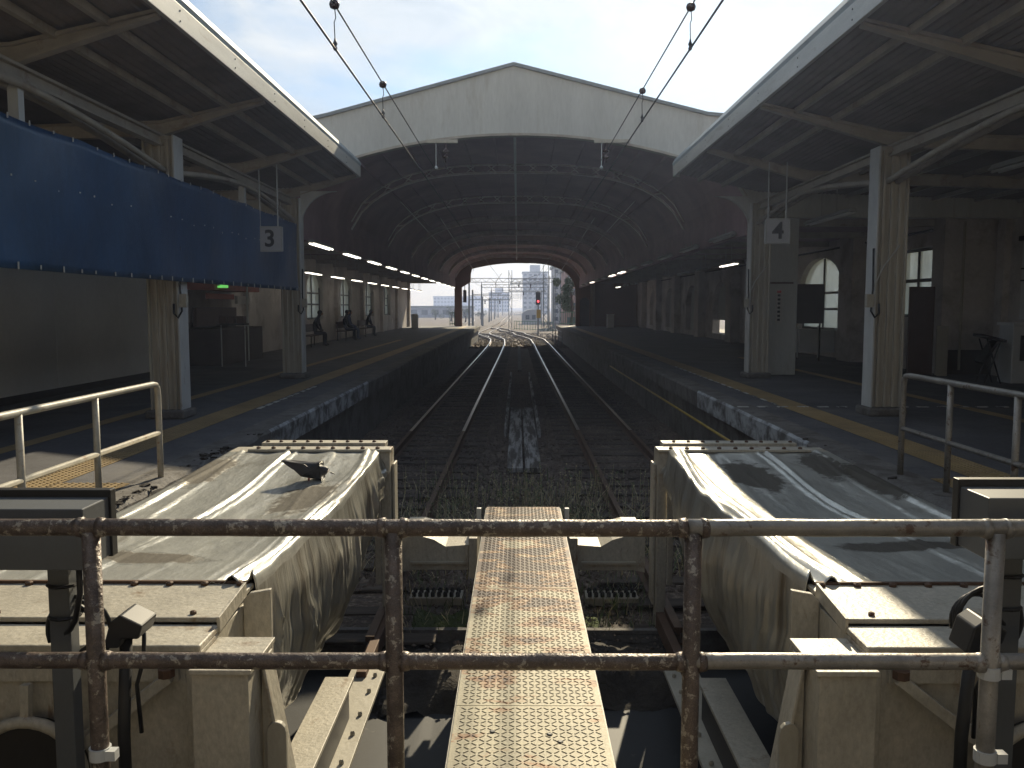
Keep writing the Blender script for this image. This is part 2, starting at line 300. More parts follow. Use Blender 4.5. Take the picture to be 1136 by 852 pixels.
for nm, x0, x1, y0, y1 in (('moss', -.95, -.38, 6.9, 7.5), ('moss', .45, .75, 6.95, 7.35)):
    o = rough_slab(nm, x0, x1, y0, y1, -1.16, .07, 'moss')
    tag(o, 'low green moss on the soil %s of the checker plate walkway' % ('left' if x0 < 0 else 'right'), 'moss', kind='stuff')

# platforms
def platform(sgn, xin, yend):
    xo = 14
    root = tag(B(*sorted((sgn * (xin + .35), sgn * xo)), -6, yend, -1.3, 0).build('platform', 'asphalt', loc=(sgn * (xin + .35), 6, -1.2)), kind='structure')
    # coping with a broken, wandering edge
    b = MB(); ys = [-6 + .12 * i for i in range(int((yend + 6) / .12) + 1)]
    prof = []
    for y in ys:
        k = 1.0 if y < 10.3 else .25
        e = .05 * k * (nz(y, sgn * 7, 0, 1.3) + .6 * nz(y, sgn * 3, 4, 6)); q = .03 * k * abs(nz(y, 2, sgn, 5))
        prof.append([(sgn * (xin + .352), y, .002), (sgn * (xin + .03 + e), y, .002 - q), (sgn * (xin + e), y, -.03 - q), (sgn * (xin + .01 + e), y, -.30 - 2 * q), (sgn * (xin + .16 + e), y, -.33), (sgn * (xin + .18), y, -1.3)])
    n = 6; b.add([v for p in prof for v in p], [(j * n + i, j * n + i + 1, (j + 1) * n + i + 1, (j + 1) * n + i) for j in range(len(ys) - 1) for i in range(n - 1)])
    for j in range(len(ys) - 1):
        ym = (ys[j] + ys[j + 1]) / 2
        if (sgn < 0 and 10.6 < ym < 17.5) or (sgn > 0 and 9.6 < ym < 15.6):
            for i in (1, 2): b.mi[j * 5 + i] = 1
    b.build('platform_edge', ['concrete', 'edgepeel'], root)
    return root
PL = platform(-1, 3.03, 71); PR = platform(1, 3.25, 73)
PL.name = 'platform_left'; PR.name = 'platform_right'
def studs(b, x0, x1, y0, y1, z, pitch=.06, r=.018):
    x = x0 + pitch / 2
    while x < x1:
        y = y0 + pitch / 2
        while y < y1:
            vs = [(x + r * k * math.cos(a), y + r * k * math.sin(a), z + h) for k, h in ((1, 0), (.7, .006)) for a in [math.pi / 3 * i for i in range(6)]]
            b.add(vs, [(i, (i + 1) % 6, 6 + (i + 1) % 6, 6 + i) for i in range(6)] + [(6, 7, 8, 9, 10, 11)]); y += pitch
        x += pitch
def strip(root, x0, x1, y0, y1, near=None, m='tactile', z=.008):
    b = B(min(x0, x1), max(x0, x1), y0, y1, .004, z)
    if near: studs(b, min(x0, x1), max(x0, x1), y0, near, z)
    return b.build('tactile_strip' if m == 'tactile' else 'painted_line', m, root)
strip(PL, -4.32, -3.90, 6.0, 70, 13); strip(PL, -3.93, -3.3, 6.55, 7.25, 7.25); strip(PL, -5.5, -5.3, 3, 40)
strip(PR, 4.0, 4.42, 6.0, 70, 13); strip(PR, 3.62, 4.03, 6.9, 7.5, 7.5); strip(PR, 6.6, 6.8, 3, 26)
for k in range(22): strip(PR, 3.32 + .3 * k, 3.32 + .3 * k + .16, 12.95, 13.03, m='whiteline', z=.014)
for k in range(16): strip(PR, 3.98, 4.02, 13.3 + .55 * k, 13.3 + .55 * k + .3, m='whiteline', z=.012)
for k in range(9): strip(PL, -3.86, -3.80, 12.7 + .42 * k, 12.7 + .42 * k + .25, m='whiteline', z=.012)
# debris along the crumbling left edge
d = MB()
for _ in range(280):
    s = -1 if random.random() < .95 else 1; y = random.uniform(5.2, 10.4); r = .006 + .03 * random.random() ** 3
    if nz(y, s, 0, 1.7) < -.12: continue
    x = s * ((3.02 if s < 0 else 3.28) + abs(random.gauss(0, .09)))
    d.cbox((x, y, .002 + r * .15), (r * random.uniform(.7, 2.2), r * random.uniform(.8, 2.5), r * .5), random.uniform(0, 3), random.uniform(-.4, .4))
tag(d.build('rubble', 'soil'), 'dark crumbled chips along both broken platform edges', 'rubble', kind='stuff')

# ------------------------------------------------------------------ tracks
def lerp(pts, y):
    for (y0, x0), (y1, x1) in zip(pts, pts[1:]):
        if y <= y1: t = (y - y0) / (y1 - y0); t = t * t * (3 - 2 * t); return x0 + (x1 - x0) * t
    return pts[-1][1]
def track(label, path, ymax, y0r, nsleep):
    root = thing('railway_track', (path[0][1], 10, -1.2), label, 'railway track', 'tracks running out of the station')
    ys = [y0r + 1.0 * i for i in range(max(0, int(60 - y0r)) + 1)]; y = ys[-1]
    while y < ymax: y += 2 if y < 120 else 8; ys.append(y)
    for s in (-1, 1):
        b = MB(); prof = [(-.033, 0), (.033, 0), (.036, -.035), (.012, -.05), (.012, -.12), (.06, -.14), (-.06, -.14), (-.012, -.12), (-.012, -.05), (-.036, -.035)]
        n = len(prof)
        b.v = [(lerp(path, y) + s * .535 + px, y, -1.0 + pz) for y in ys for px, pz in prof]
        for j in range(len(ys) - 1):
            for i in range(n):
                b.f.append((j * n + i, j * n + (i + 1) % n, (j + 1) * n + (i + 1) % n, (j + 1) * n + i)); b.mi.append((1 if ys[j] > 17 else 2) if i == 0 else 0)
        b.f.append(tuple(range(n))); b.mi.append(0)
        b.build('rail', ['rust', 'polish', 'dullrail'], root)
    s0 = B(-1.0, 1.0, 0, .2, -1.19, -1.162); y = y0r + .3
    s0.v = [(a + lerp(path, y), bb + y, c) for a, bb, c in s0.v]; so_ = s0.build('sleeper', 'sleeper', root, bevel=.01)
    for k in range(1, nsleep):
        c = so_.copy(); COL.objects.link(c); c.parent = root; yy = y + .66 * k
        c.location = (lerp(path, yy) - lerp(path, y), .66 * k + random.uniform(-.02, .02), random.uniform(-.012, .01)); c.rotation_euler.z = random.uniform(-.006, .006)
    return root
TL = [(5, -1.66), (60, -1.42), (66, -1.5), (86, -3.3), (110, -2.8), (146, -2.4), (330, -2.0), (700, 10), (1000, 60)]
TR = [(5, 1.80), (58, 1.68), (67, 1.6), (84, .2), (97, -1.4), (110, -2.8), (146, -2.4), (330, -2.0)]
track('left railway track with shiny rails bending left beyond the shed', TL, 800, 6.4, 95)
track('right railway track with shiny rails curving across to join the left one', TR, 150, 6.6, 95)
track('distant siding track crossing the sunlit ballast to the left', [(74, -1.9), (90, -5.), (130, -8), (400, -24)], 400, 74, 30)

# loose stones and weeds
def stones(n, xr, yr, z, smin, smax):
    b = MB()
    for _ in range(n):
        x = random.uniform(*xr); y = yr[0] + (yr[1] - yr[0]) * random.random() ** 1.4; r = random.uniform(smin, smax); c = Vector((x, y, z + .03 * nz(x, y, 0, 2)))
        vs = [c + Vector((random.uniform(.6, 1) * r * a, random.uniform(.6, 1) * r * e, random.uniform(.5, 1) * r * f)) for a, e, f in ((1, 0, 0), (-1, 0, 0), (0, 1, 0), (0, -1, 0), (0, 0, 1), (0, 0, -1))]
        b.add(vs, [(0, 2, 4), (2, 1, 4), (1, 3, 4), (3, 0, 4), (2, 0, 5), (1, 2, 5), (3, 1, 5), (0, 3, 5)])
    return b
b = stones(15000, (-2.9, 3.1), (8, 30), -1.18, .02, .045); b2 = stones(5000, (-4, 4.5), (57, 90), -1.18, .03, .07); b.add(b2.v, b2.f)
b3 = stones(700, (-1.2, 1.3), (6.2, 8.5), -1.17, .01, .03); b.add(b3.v, b3.f)
tag(b.build('ballast_stones', 'stone'), 'dark crushed stone ballast between and beside the rails', 'ballast', kind='stuff')
def blade(b, x, y, z, h, wd, lean, a, mi=0):
    dx, dy = math.cos(a), math.sin(a); px, py = -dy, dx
    pts = [(0, 0, wd), (.35 * lean * h, .5 * h, wd * .8), (lean * h, h, .0015)]
    vs = []
    for o, zz, ww in pts: vs += [(x + dx * o - px * ww, y + dy * o - py * ww, z + zz), (x + dx * o + px * ww, y + dy * o + py * ww, z + zz)]
    b.add(vs, [(0, 1, 3, 2), (2, 3, 5, 4)], mi)
b = MB()
for _ in range(7000):
    x = random.gauss(.1, 1.0); y = 8.3 + abs(random.gauss(0, 1.9))
    if abs(x) > 2.9 or nz(x, y, 0, 1.9) < .08 + random.uniform(-.12, .1): continue
    blade(b, x, y, -1.2, random.choice((.08, .12, .2, .32)) * random.uniform(.7, 1.15) * (1.15 - .07 * (y - 8)), random.uniform(.003, .008), random.uniform(.2, 1.5), random.uniform(0, 6.28), random.choice((0, 1, 1)))
for _ in range(420):                       # taller seeded stalks with leaflets
    x = random.gauss(.1, .95); y = random.uniform(8.4, 12.5); h = random.uniform(.25, .55); a = random.uniform(0, 6.28); le = random.uniform(0, .3)
    if abs(x) > 2.7: continue
    blade(b, x, y, -1.2, h, .004, le, a, 1)
    for k in range(12):
        t = random.uniform(.3, 1); rr = random.uniform(.006, .017); aa = random.uniform(0, 6.28)
        c = Vector((x + math.cos(a) * le * h * t * t, y + math.sin(a) * le * h * t * t, -1.2 + h * t)); e = Vector((math.cos(aa) * rr * 2, math.sin(aa) * rr * 2, random.uniform(-.01, .03))); f = Vector((-e.y, e.x, .01)) * .35
        b.add([c, c + e * .5 + f, c + e, c + e * .5 - f], [(0, 1, 2, 3)], random.choice((0, 0, 1)))
for sx in (-1, 1):
    for _ in range(260):
        x = sx * random.uniform(.45, 1.1) + (.1 if sx > 0 else 0); y = random.uniform(6.9, 8.4); blade(b, x, y, -1.2, random.uniform(.04, .16), .004, random.uniform(.2, 1), random.uniform(0, 6.28), random.choice((0, 0, 1)))
tag(b.build('weeds', ['leaf', 'leafdry']), 'straggly green and dry weeds growing in the ballast behind the walkway', 'weeds', kind='stuff')
# pale leafy sprout right of the walkway
b = MB()
for k in range(9): blade(b, .87 + random.uniform(-.02, .02), 7.5 + random.uniform(-.02, .02), -1.18, random.uniform(.09, .2), .009, random.uniform(.1, .5), k * .7)
tag(b.build('weed_plant', 'leaf'), 'single bright green sprout on the soil right of the walkway', 'plant')

# centre duct between the tracks
r = thing('cable_duct', (.12, 14, -1.2), 'low concrete cable duct with peeling white boards between the two tracks', 'cable duct')
for x0 in (-.22, .08, ): MB().box(x0 + .05, x0 + .31, 13.8, 17.7, -1.16, -1.08).build('cover_board', 'whiteboard', r, bevel=.01)
for x0 in (-.22, .08, ): MB().box(x0 + .05, x0 + .31, 17.76, 22.3, -1.16, -1.085).build('cover_board', 'whiteboard', r, bevel=.01)
for x0 in (-.28, .42): MB().box(x0, x0 + .07, 17.8, 33.8, -1.2, -1.02 if x0 < 0 else -1.03).build('duct_wall', 'whiteboard', r, bevel=.01)
MB().box(.02, .18, 36, 58, -1.2, -1.1).build('duct_lid', 'concrete', r)

# ================================================================== CANOPIES
def canopy(sgn, xf, xc, xo, colys, label):
    root = thing('platform_canopy', (sgn * xc, 10, 0), label, 'platform canopy', 'canopies over the two platforms')
    def zt(x):                               # underside height at |x|
        return 4.27 - (x - xf) * .22 if x < xc else 4.27 - (xc - xf) * .22 - (x - xc) * .03
    zc = zt(xc); y0, y1 = -1.5, 18.45
    X = lambda a, b_: sorted((sgn * a, sgn * b_))
    b = MB()                                 # corrugated deck
    for (xa, xb) in ((xf, xc), (xc, xo)):
        n = max(4, int((xb - xa) / .045)) // 2 * 2
        for j in range(n):
            u0 = xa + (xb - xa) * j / n; u1 = xa + (xb - xa) * (j + 1) / n; h0 = .02 * (j % 2); h1 = .02 * ((j + 1) % 2)
            b.add([(sgn * u0, y0, zt(u0) + .05 + h0), (sgn * u1, y0, zt(u1) + .05 + h1), (sgn * u1, y1 + .165, zt(u1) + .05 + h1), (sgn * u0, y1 + .165, zt(u0) + .05 + h0)], [(0, 1, 2, 3)])
        b.add([(sgn * xa, y0, zt(xa) + .14), (sgn * xb, y0, zt(xb) + .14), (sgn * xb, y1 + .165, zt(xb) + .14), (sgn * xa, y1 + .165, zt(xa) + .14)], [(0, 1, 2, 3)])
    b.build('roof_deck', 'deck', root)
    MB().box(*X(xf - .05, xf), y0, y1, 4.22, 4.44).build('fascia', 'fascia', root, bevel=.006)
    MB().prism([(sgn * (xf - .03), 4.452), (sgn * (xf - .05), 4.50), (sgn * (xf + .0), 4.60), (sgn * (xf + .14), 4.60), (sgn * (xf + .14), 4.452)], 'y', y0, y1 + .1).build('gutter', 'gutter', root, bevel=.004)
    MB().box(*X(xf - .04, xf + .10), y1 - .02, y1 + .02, 4.22, 4.44).build('fascia_end', 'fascia', root)
    b = MB()
    for k in range(12):
        yy = y0 + .3 + k * 1.65
        for dz in (0, .1): b.cbox((sgn * (xf - .053), yy, 4.28 + dz), (.008, .014, .014))
    loose(b, 'fascia_bolt', 'darkmetal', root)
    rys = [c + d_ for c in colys for d_ in (0, 3.35) if c + d_ < 18.5]
    for yy in rys:
        main = yy in colys
        b = MB()
        zf = zt(xf)
        for (xa, xb) in ((xf + .02, xc), (xc, xo - .05)):
            za, zb = zt(xa) + .02, zt(xb) + .02
            d0 = .07 if xa < xc else .20
            b.bar((sgn * xa, yy, za - .03), (sgn * xb, yy, zb - .03), .11, .03); b.bar((sgn * xa, yy, za - d0), (sgn * xb, yy, zb - .20), .11, .025)
            b.prism([(sgn * xa, za - .045), (sgn * xb, zb - .045), (sgn * xb, zb - .19), (sgn * xa, za - d0 + .012)], 'y', yy - .012, yy + .012)
        b.build('rafter', 'beam', root)
        if not main and sgn < 0:
            MB().box(*X(xc - .05, xc + .05), yy - .05, yy + .05, 2.9, zc - .35).build('hanger_strut', 'flange', root)
    for px in (xf + .5, xf + 1.0) + tuple(xc + .9 * k for k in range(1, int((xo - xc) / .9))):
        MB().bar((sgn * px, y0, zt(px) - .0), (sgn * px, y1, zt(px) - .0), .06, .08).build('purlin', 'beam', root)
    # longitudinal beam and arched braces over the columns
    b = MB(); b.bar((sgn * xc, y0, zc - .19), (sgn * xc, y1, zc - .19), .12, .03); b.bar((sgn * xc, y0, zc - .25), (sgn * xc, y1, zc - .25), .02, .12); b.bar((sgn * xc, y0, zc - .32), (sgn * xc, y1, zc - .32), .12, .03)
    b.build('longitudinal_beam', 'beam', root)
    cs = sorted(colys); spans = [(a, a + 6.7) for a in cs[:-1]]; spans.append((cs[0] - 6.7, cs[0]))
    for a, e in spans:
        for dx in (-.07, .07):
            pts = []
            for k in range(17):
                t = k / 16; yy = a + (e - a) * t; q = abs(2 * t - 1)
                pts.append((sgn * xc + dx, yy, zc - .37 - .30 * q ** 1.5))
            pts = [p for p in pts if p[1] > y0]
            if len(pts) > 2: MB().tube(pts, .04, 8).build('arched_brace', 'beam', root, smooth=True)
    for yy in cs:
        if yy < 2: continue
        c = MB()                             # column: channels back to back with a pale track side flange
        W = .20
        for s in (-1, 1):
            c.box(sgn * xc - W * .95, sgn * xc + W * .95, *(sorted((yy + s * .10, yy + s * .085))), .12, zc - .2)
            for q in (-.55, 0, .55): c.box(sgn * xc + q * W - .022, sgn * xc + q * W + .022, *(sorted((yy + s * .10, yy + s * .135))), .12, zc - .25)
        o = c.build('column', 'column', root, bevel=.004)
        x_in = sgn * (xc - W) - sgn * .012
        MB().box(min(x_in, x_in + sgn * .025), max(x_in, x_in + sgn * .025), yy - .16, yy + .16, .12, zc - .2).build('flange', 'flange', o, bevel=.003)
        x_o = sgn * (xc + W); MB().box(x_o - .012, x_o + .012, yy - .16, yy + .16, .12, zc - .2).build('flange', 'column', o, bevel=.003)
        MB().prism([(sgn * xc - .27, yy - .24), (sgn * xc + .27, yy - .24), (sgn * xc + .27, yy + .24), (sgn * xc - .27, yy + .24)], 'z', 0, .12).build('base_pad', 'concrete', o, bevel=.03)
        if yy > 15:                              # curved haunch plate from the flange to the rafter
            pr = [(sgn * (xc - .21), zc - .75)] + [(sgn * (xc - .215 - .75 * (1 - math.cos(R(a)))), zc - .75 + (.60 + .1) * math.sin(R(a))) for a in range(10, 91, 10)] + [(sgn * (xc - .21), zc - .05)]
            MB().prism(pr, 'y', yy - .05, yy + .05).build('haunch', 'flange', o)
        pts = [(sgn * (xc - .25), yy - .17, 2.3), (sgn * (xc - .24), yy - .17, 1.75), (sgn * (xc - .26), yy - .18, 1.45), (sgn * (xc - .21), yy - .19, 1.36), (sgn * (xc - .15), yy - .18, 1.42), (sgn * (xc - .15), yy - .17, 1.55)]
        MB().tube(pts, .014, 6).build('hose', 'black', o, smooth=True)
        MB().box(*X(xc - .33, xc - .23), yy - .2, yy - .12, 1.5, 1.68).build('switch_box', 'cream2', o, bevel=.005)
        MB().tube([(sgn * (xc + .12), yy - .145, 2.35), (sgn * (xc - .1), yy - .15, 2.05), (sgn * (xc - .22), yy - .15, 1.78)], .01, 6).build('conduit', 'flange', o, smooth=True)
    return root
canopy(-1, 3.34, 4.74, 8.6, (-1.7, 5.0, 11.75, 18.35), 'left platform canopy with cream sunlit fascia, steel rafters and riveted columns')
canopy(1, 3.30, 5.10, 13.6, (-1.4, 5.3, 12.1, 18.5), 'right platform canopy with shaded grey fascia, steel rafters and riveted columns')

# ================================================================== TRAIN SHED
def zr(x, a=4.95, zs=3.25, h=2.15): return zs + h * max(0, 1 - abs(x / a) ** 3) ** .5
shed = thing('train_shed', (0, 19, 0), 'long arched train shed with pale plaster gable over both tracks', 'train shed')
crest = [(-11.5, 4.4), (-9.8, 4.6), (-6.5, 4.95), (-4.0, 5.50), (-.08, 6.53), (1.2, 6.21), (2.58, 5.86), (3.99, 5.51), (6.5, 5.3), (9.8, 4.6), (11.5, 4.4)]
low = [(-11.5, 3.4), (-9.8, 3.4), (-4.95, 3.4), (-4.9, 3.8)] + [(x / 10, 5.16 - .0385 * (x / 10) ** 2 - .00016 * (x / 10) ** 4) for x in range(-46, 47, 4)] + [(4.9, 3.8), (4.95, 3.4), (9.8, 3.4), (11.5, 3.4)]
def band(b, top, bot, y0, y1):
    def zi(pts, x):
        for (a, za), (c, zc_) in zip(pts, pts[1:]):
            if x <= c: return za + (zc_ - za) * (x - a) / (c - a)
        return pts[-1][1]
    xs = sorted(set([p[0] for p in top] + [p[0] for p in bot])); n = len(xs); vs = []
    for x in xs: vs += [(x, y0, zi(bot, x)), (x, y0, zi(top, x)), (x, y1, zi(top, x)), (x, y1, zi(bot, x))]
    fs = []
    for i in range(n - 1):
        o = i * 4
        for k in range(4): fs.append((o + k, o + 4 + k, o + 4 + (k + 1) % 4, o + (k + 1) % 4))
    fs += [(0, 1, 2, 3), tuple((n - 1) * 4 + k for k in range(4))]
    b.add(vs, fs); return b
band(MB(), crest, low, 18.62, 18.9).build('gable', 'plaster', shed)
ct = [(x, z + .07) for x, z in crest]; cb = [(x, z + .003) for x, z in crest]
band(MB(), ct, cb, 18.56, 18.98).build('coping', 'coping', shed)
lb = [(x, z - .003) for x, z in low if abs(x) < 5.1]; lb2 = [(x, z - .05) for x, z in lb]
band(MB(), lb, lb2, 18.6, 18.82).build('arch_trim', 'beam', shed)
Y0, Y1 = 18.9, 69.0
b = MB(); XS = [-4.95 + 9.9 * (.5 - .5 * math.cos(math.pi * i / 40)) for i in range(41)]
for off in (0.28, .40):
    vs = [(x, y, zr(x) + off) for y in (Y0, Y1) for x in XS]; n = len(XS); b.add(vs, [(i, i + 1, n + i + 1, n + i) for i in range(n - 1)])
b.build('roof_shell', 'shed', shed)
b = MB()                                          # boards under the roof
for i in range(0, len(XS) - 1):
    x = (XS[i] + XS[i + 1]) / 2
    if abs(x) < 4.3 and i % 2 == 0: b.bar((x, Y0, zr(x) + .24), (x, Y1, zr(x) + .24), .05, .06)
loose(b, 'roof_purlin', 'shed', shed)
for s in (-1, 1):
    MB().box(*sorted((s * 4.9, s * 5.05)), Y0, Y1, 3.05, 3.62).build('side_girder', 'shed', shed)
    MB().box(*sorted((s * 5.05, s * 13.6)), Y0, Y1, 3.5, 3.62).build('aisle_roof', 'shed', shed)
    b = MB()
    for k in range(15): b.box(*sorted((s * 5.06, s * 9.5)), 20 + 3.35 * k, 20.12 + 3.35 * k, 3.34, 3.498)
    loose(b, 'joist', 'beam', shed)
for k in range(7):
    y = 25.6 + 7.2 * k if k < 6 else 68
    b = MB(); lo = []; hi = []
    for i in range(33):
        x = -4.85 + 9.7 * i / 32; lo.append((x, zr(x) - .02)); hi.append((x, zr(x) + .25))
    band(b, [(x, z + .05) for x, z in lo], lo, y - .08, y + .08)
    if k < 2:
        for i in range(2, 30):
            p0 = lo[i]; p1 = hi[i + 1] if i % 2 else hi[i - 1]; b.bar((p0[0], y, p0[1] + .03), (p1[0], y, p1[1]), .03, .03)
        band(b, [(x, z) for x, z in hi], [(x, z - .04) for x, z in hi], y - .05, y + .05)
    else: band(b, [(x, z) for x, z in hi], [(x, z - .195) for x, z in hi], y - .02, y + .02)
    b.build('roof_rib', 'rib', shed)
MB().box(-.09, -.03, 19.2, 68.6, 5.22, 5.34).build('ridge_rail', 'flange', shed)
for s in (-1, 1):
    b = MB(); b.tube([(s * 2.9, 33, 4.85), (s * 3.1, 62, 4.1)], .02, 6); b.tube([(s * 3.6, 27, 4.75), (s * 3.7, 45, 4.4)], .015, 6); b.build('tie_rod', 'rib', shed)
# far portal wall
prt = [(-9.8, 5.2), (-4.9, 5.3), (0, 5.95), (4.9, 5.3), (9.8, 5.2)]
def zp(x):
    return 2.7 + 2.3 * max(0, 1 - abs(x / 4.62) ** 3.2) ** .5
pl = [(-9.8, 3.4), (-5.0, 3.4), (-4.96, 3.1), (-4.4, 3.1), (-3.72, 3.5), (-3.7, 4.15)] + [(x / 10, 5.0 - .035 * (x / 10) ** 2) for x in range(-36, 10, 4)] + [(4.6 * math.sin(R(a)), zp(4.6 * math.sin(R(a)))) for a in range(12, 91, 6)] + [(4.62, 2.4), (4.63, 0.), (9.8, 0.)]
band(MB(), prt, pl, 69.0, 69.4).build('far_portal', 'brownwall', shed)
MB().box(-5.0, -4.42, 69.05, 69.5, 0, 3.1).build('portal_pillar', 'brownwall', shed)
MB().box(5.8, 6.1, 68.5, 68.95, 0, 3.4).build('portal_pillar', 'beam', shed)
b = MB(); b.box(4.95, 5.7, 68.93, 68.99, 0, 1.9); b.prism([(4.95, 1.9)] + [(5.325 + .375 * math.cos(R(180 - a)), 1.9 + .37 * math.sin(R(a))) for a in range(15, 166, 15)] + [(5.7, 1.9)], 'y', 68.93, 68.99); b.build('side_arch_door', 'darkwall', shed)
# outer flat ends so the aisles do not open to the sky above
# side walls with arched windows
def arched_wall(name, sx, y0, y1, zt_, ops, m, parent, thick=.35):
    def ztop(y, o): c, hw, zb, zs_, rise = o; q = (y - c) / hw; return zs_ + rise * max(0, 1 - q * q) ** .5
    cuts = {y0, y1}
    for o in ops:
        for k in range(13): cuts.add(round(o[0] + o[1] * math.cos(math.pi * k / 12), 4))
    ys = sorted(c for c in cuts if y0 <= c <= y1); b = MB(); xa, xb = sorted((sx, sx + math.copysign(thick, sx)))
    for a, e in zip(ys, ys[1:]):
        o = next((o for o in ops if o[0] - o[1] - 1e-3 < (a + e) / 2 < o[0] + o[1] + 1e-3), None)
        if o is None: b.box(xa, xb, a, e, 0, zt_); continue
        if o[2] > 0: b.box(xa, xb, a, e, 0, o[2])
        za, ze = ztop(a, o), ztop(e, o)
        b.add([(x, y, z) for x in (xa, xb) for (y, z) in ((a, za), (e, ze), (e, zt_), (a, zt_))], [(0, 1, 2, 3), (7, 6, 5, 4), (0, 4, 5, 1), (2, 6, 7, 3), (1, 5, 6, 2), (0, 3, 7, 4)])
    return b.build(name, m, parent)
def arch_window(parent, sx, o, glass=True):
    c, hw, zb, zs_, rise = o; x = sx + math.copysign(.18, sx); t = .04
    f = MB()
    for q in (-1, 0, 1): f.box(x - t, x + t, c + q * (hw - .04) - .035, c + q * (hw - .04) + .035, zb, zs_ + (rise * .97 if q == 0 else .1))
    for zz in (zb + .04, zs_ - .15, (zb + zs_) / 2): f.box(x - t, x + t, c - hw, c + hw, zz - .035, zz + .035)
    w_ = f.build('window_frame', 'darkmetal', parent)
    poly = [(c - hw + .01, zb)] + [(c - (hw - .01) * math.cos(R(a)), zs_ + (rise - .01) * math.sin(R(a))) for a in range(0, 181, 12)] + [(c + hw - .01, zb)]
    MB().prism(poly, 'x', x - .006, x + .006).build('pane', 'glass', w_)
wl = thing('station_wall', (-8.5, 45, 0), 'left side wall of the train shed with tall arched windows', 'wall', 'side walls of the train shed')
ops = [(y_, 1.45, 1.0, 2.25, .75) for y_ in (36.5, 43.2, 49.9, 56.6)]
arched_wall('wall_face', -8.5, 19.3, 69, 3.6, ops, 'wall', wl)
for o in ops: arch_window(wl, -8.5, o)
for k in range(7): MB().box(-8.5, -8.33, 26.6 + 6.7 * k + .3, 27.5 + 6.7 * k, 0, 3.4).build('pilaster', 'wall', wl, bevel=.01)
MB().box(-8.499, -8.46, 19.4, 26, 0, 1.1).build('dado', 'darkwall', wl)
wr = thing('station_wall', (9.5, 45, 0), 'right side wall of the train shed with arched bays and office windows', 'wall', 'side walls of the train shed')
ops = [(27.5, 1.9, .8, 2.1, .95)] + [(34.1 + 6.7 * k, 1.5, .25, 1.6, 1.1) for k in range(5)]
ow = (21.0, .95, 1.26, 2.9, .001)
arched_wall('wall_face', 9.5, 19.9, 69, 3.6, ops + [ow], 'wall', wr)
arch_window(wr, 9.5, ops[0]); 
f = MB()
for y in (20.08, 21.0, 21.92): f.box(9.62, 9.7, y - .03, y + .03, 1.26, 2.9)
for z in (1.29, 2.14, 2.87): f.box(9.62, 9.7, 20.05, 21.95, z - .04, z + .04)
wf = f.build('window_frame', 'darkmetal', wr); B(9.655, 9.665, 20.06, 21.94, 1.26, 2.9).build('pane', 'glass', wf)
for k in range(5): MB().box(9.75, 9.85, 32.4 + 6.7 * k, 35.8 + 6.7 * k, .9 if k == 1 else 0, 2.75).build('recess_panel', 'plaster', wr)
MB().box(9.5, 10.7, 19.5, 19.9, 0, 3.75).build('return_wall', 'wall', wr)
MB().box(9.52, 10.68, 19.46, 19.497, 0, .55).build('dado', 'darkwall', wr)
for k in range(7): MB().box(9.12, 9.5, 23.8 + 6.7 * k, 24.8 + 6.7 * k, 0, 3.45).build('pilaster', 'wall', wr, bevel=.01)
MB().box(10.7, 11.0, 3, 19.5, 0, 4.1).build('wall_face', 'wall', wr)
MB().box(10.55, 10.7, 19.0, 19.3, 0, 3.5).build('pilaster', 'wall', wr)
MB().box(10.66, 10.698, 15.6, 18.5, 1.25, 2.9).build('shutter', 'hoard', wr)
MB().box(10.62, 10.66, 15.5, 18.6, 2.9, 3.0).build('shutter_frame', 'darkmetal', wr)
for zz in (2.05, 2.3): MB().box(10.64, 10.659, 15.6, 18.5, zz, zz + .03).build('shutter_bar', 'darkmetal', wr)
MB().tube([(9.9, 19.44, 0.1), (9.9, 19.44, 3.4)], .03, 8).build('drain_pipe', 'cream2', wr)
MB().tube([(9.46, 20, 3.25), (9.46, 60, 3.25)], .03, 8).build('wall_conduit', 'darkmetal', wr)

# unseen wall and part roof added behind the camera to block sky light
sb = thing('sky_blocker', (0, -7, -.3), 'unseen wall and part roof over the concourse floor, added to block sky light', 'sky light blocker')
B(-14, 14, -7.4, -7, -1.4, 5.2).build('sky_block_wall', 'cream2', sb); B(-14, 14, -7, -3.6, 4.75, 5.0).build('roof', 'shed', sb)
B(-3.0, 3.0, -6.9, 1.9, -.5, -.3).build('concourse_floor', 'asphalt', sb)

# hoarding, tarpaulin
h = thing('hoarding', (-7.9, 8, 0), 'plain grey board hoarding closing the left platform behind the tarpaulin', 'hoarding')
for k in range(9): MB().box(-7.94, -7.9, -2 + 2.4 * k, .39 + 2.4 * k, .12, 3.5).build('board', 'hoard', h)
MB().box(-7.93, -7.88, -2, 19.5, 0, .118).build('base_rail', 'darkmetal', h)
def tarpf(u, v):
    y = -1.2 + 18.9 * v; z = 1.84 + 1.36 * u; sag = .025 * math.sin(y * 3.1) * (u * (1 - u) * 4) + .012 * nz(y, z, 2, 1.6)
    return (-4.46 + sag + .05 * (1 - u) * nz(y, 0, 7, .6), y, z - .03 * math.sin(math.pi * ((y / 1.8) % 1)) * (u > .9))
t = thing('tarpaulin', (-4.46, 8, 1.84), 'long blue tarpaulin strung along the left platform columns', 'tarpaulin')
MB().grid(tarpf, 16, 220).build('sheet', 'tarp', t, smooth=True, solid=.004)
b = MB()
for k in range(48):
    y = -.9 + .39 * k
    for z, l_ in ((3.17, .05), (2.66 if k % 3 else 2.62, .018), (1.87, .07)): b.cbox((-4.44 + (.05 * nz(y, 0, 7, .6) if z < 2 else 0), y + random.uniform(-.07, .07), z), (.010, .010, l_ * random.uniform(.5, 1)))
loose(b, 'tie', 'flange', t)
for y in (3.2,): MB().box(-4.445, -4.435, y, y + .04, 1.86, 3.18).build('seam', 'tarp', t)
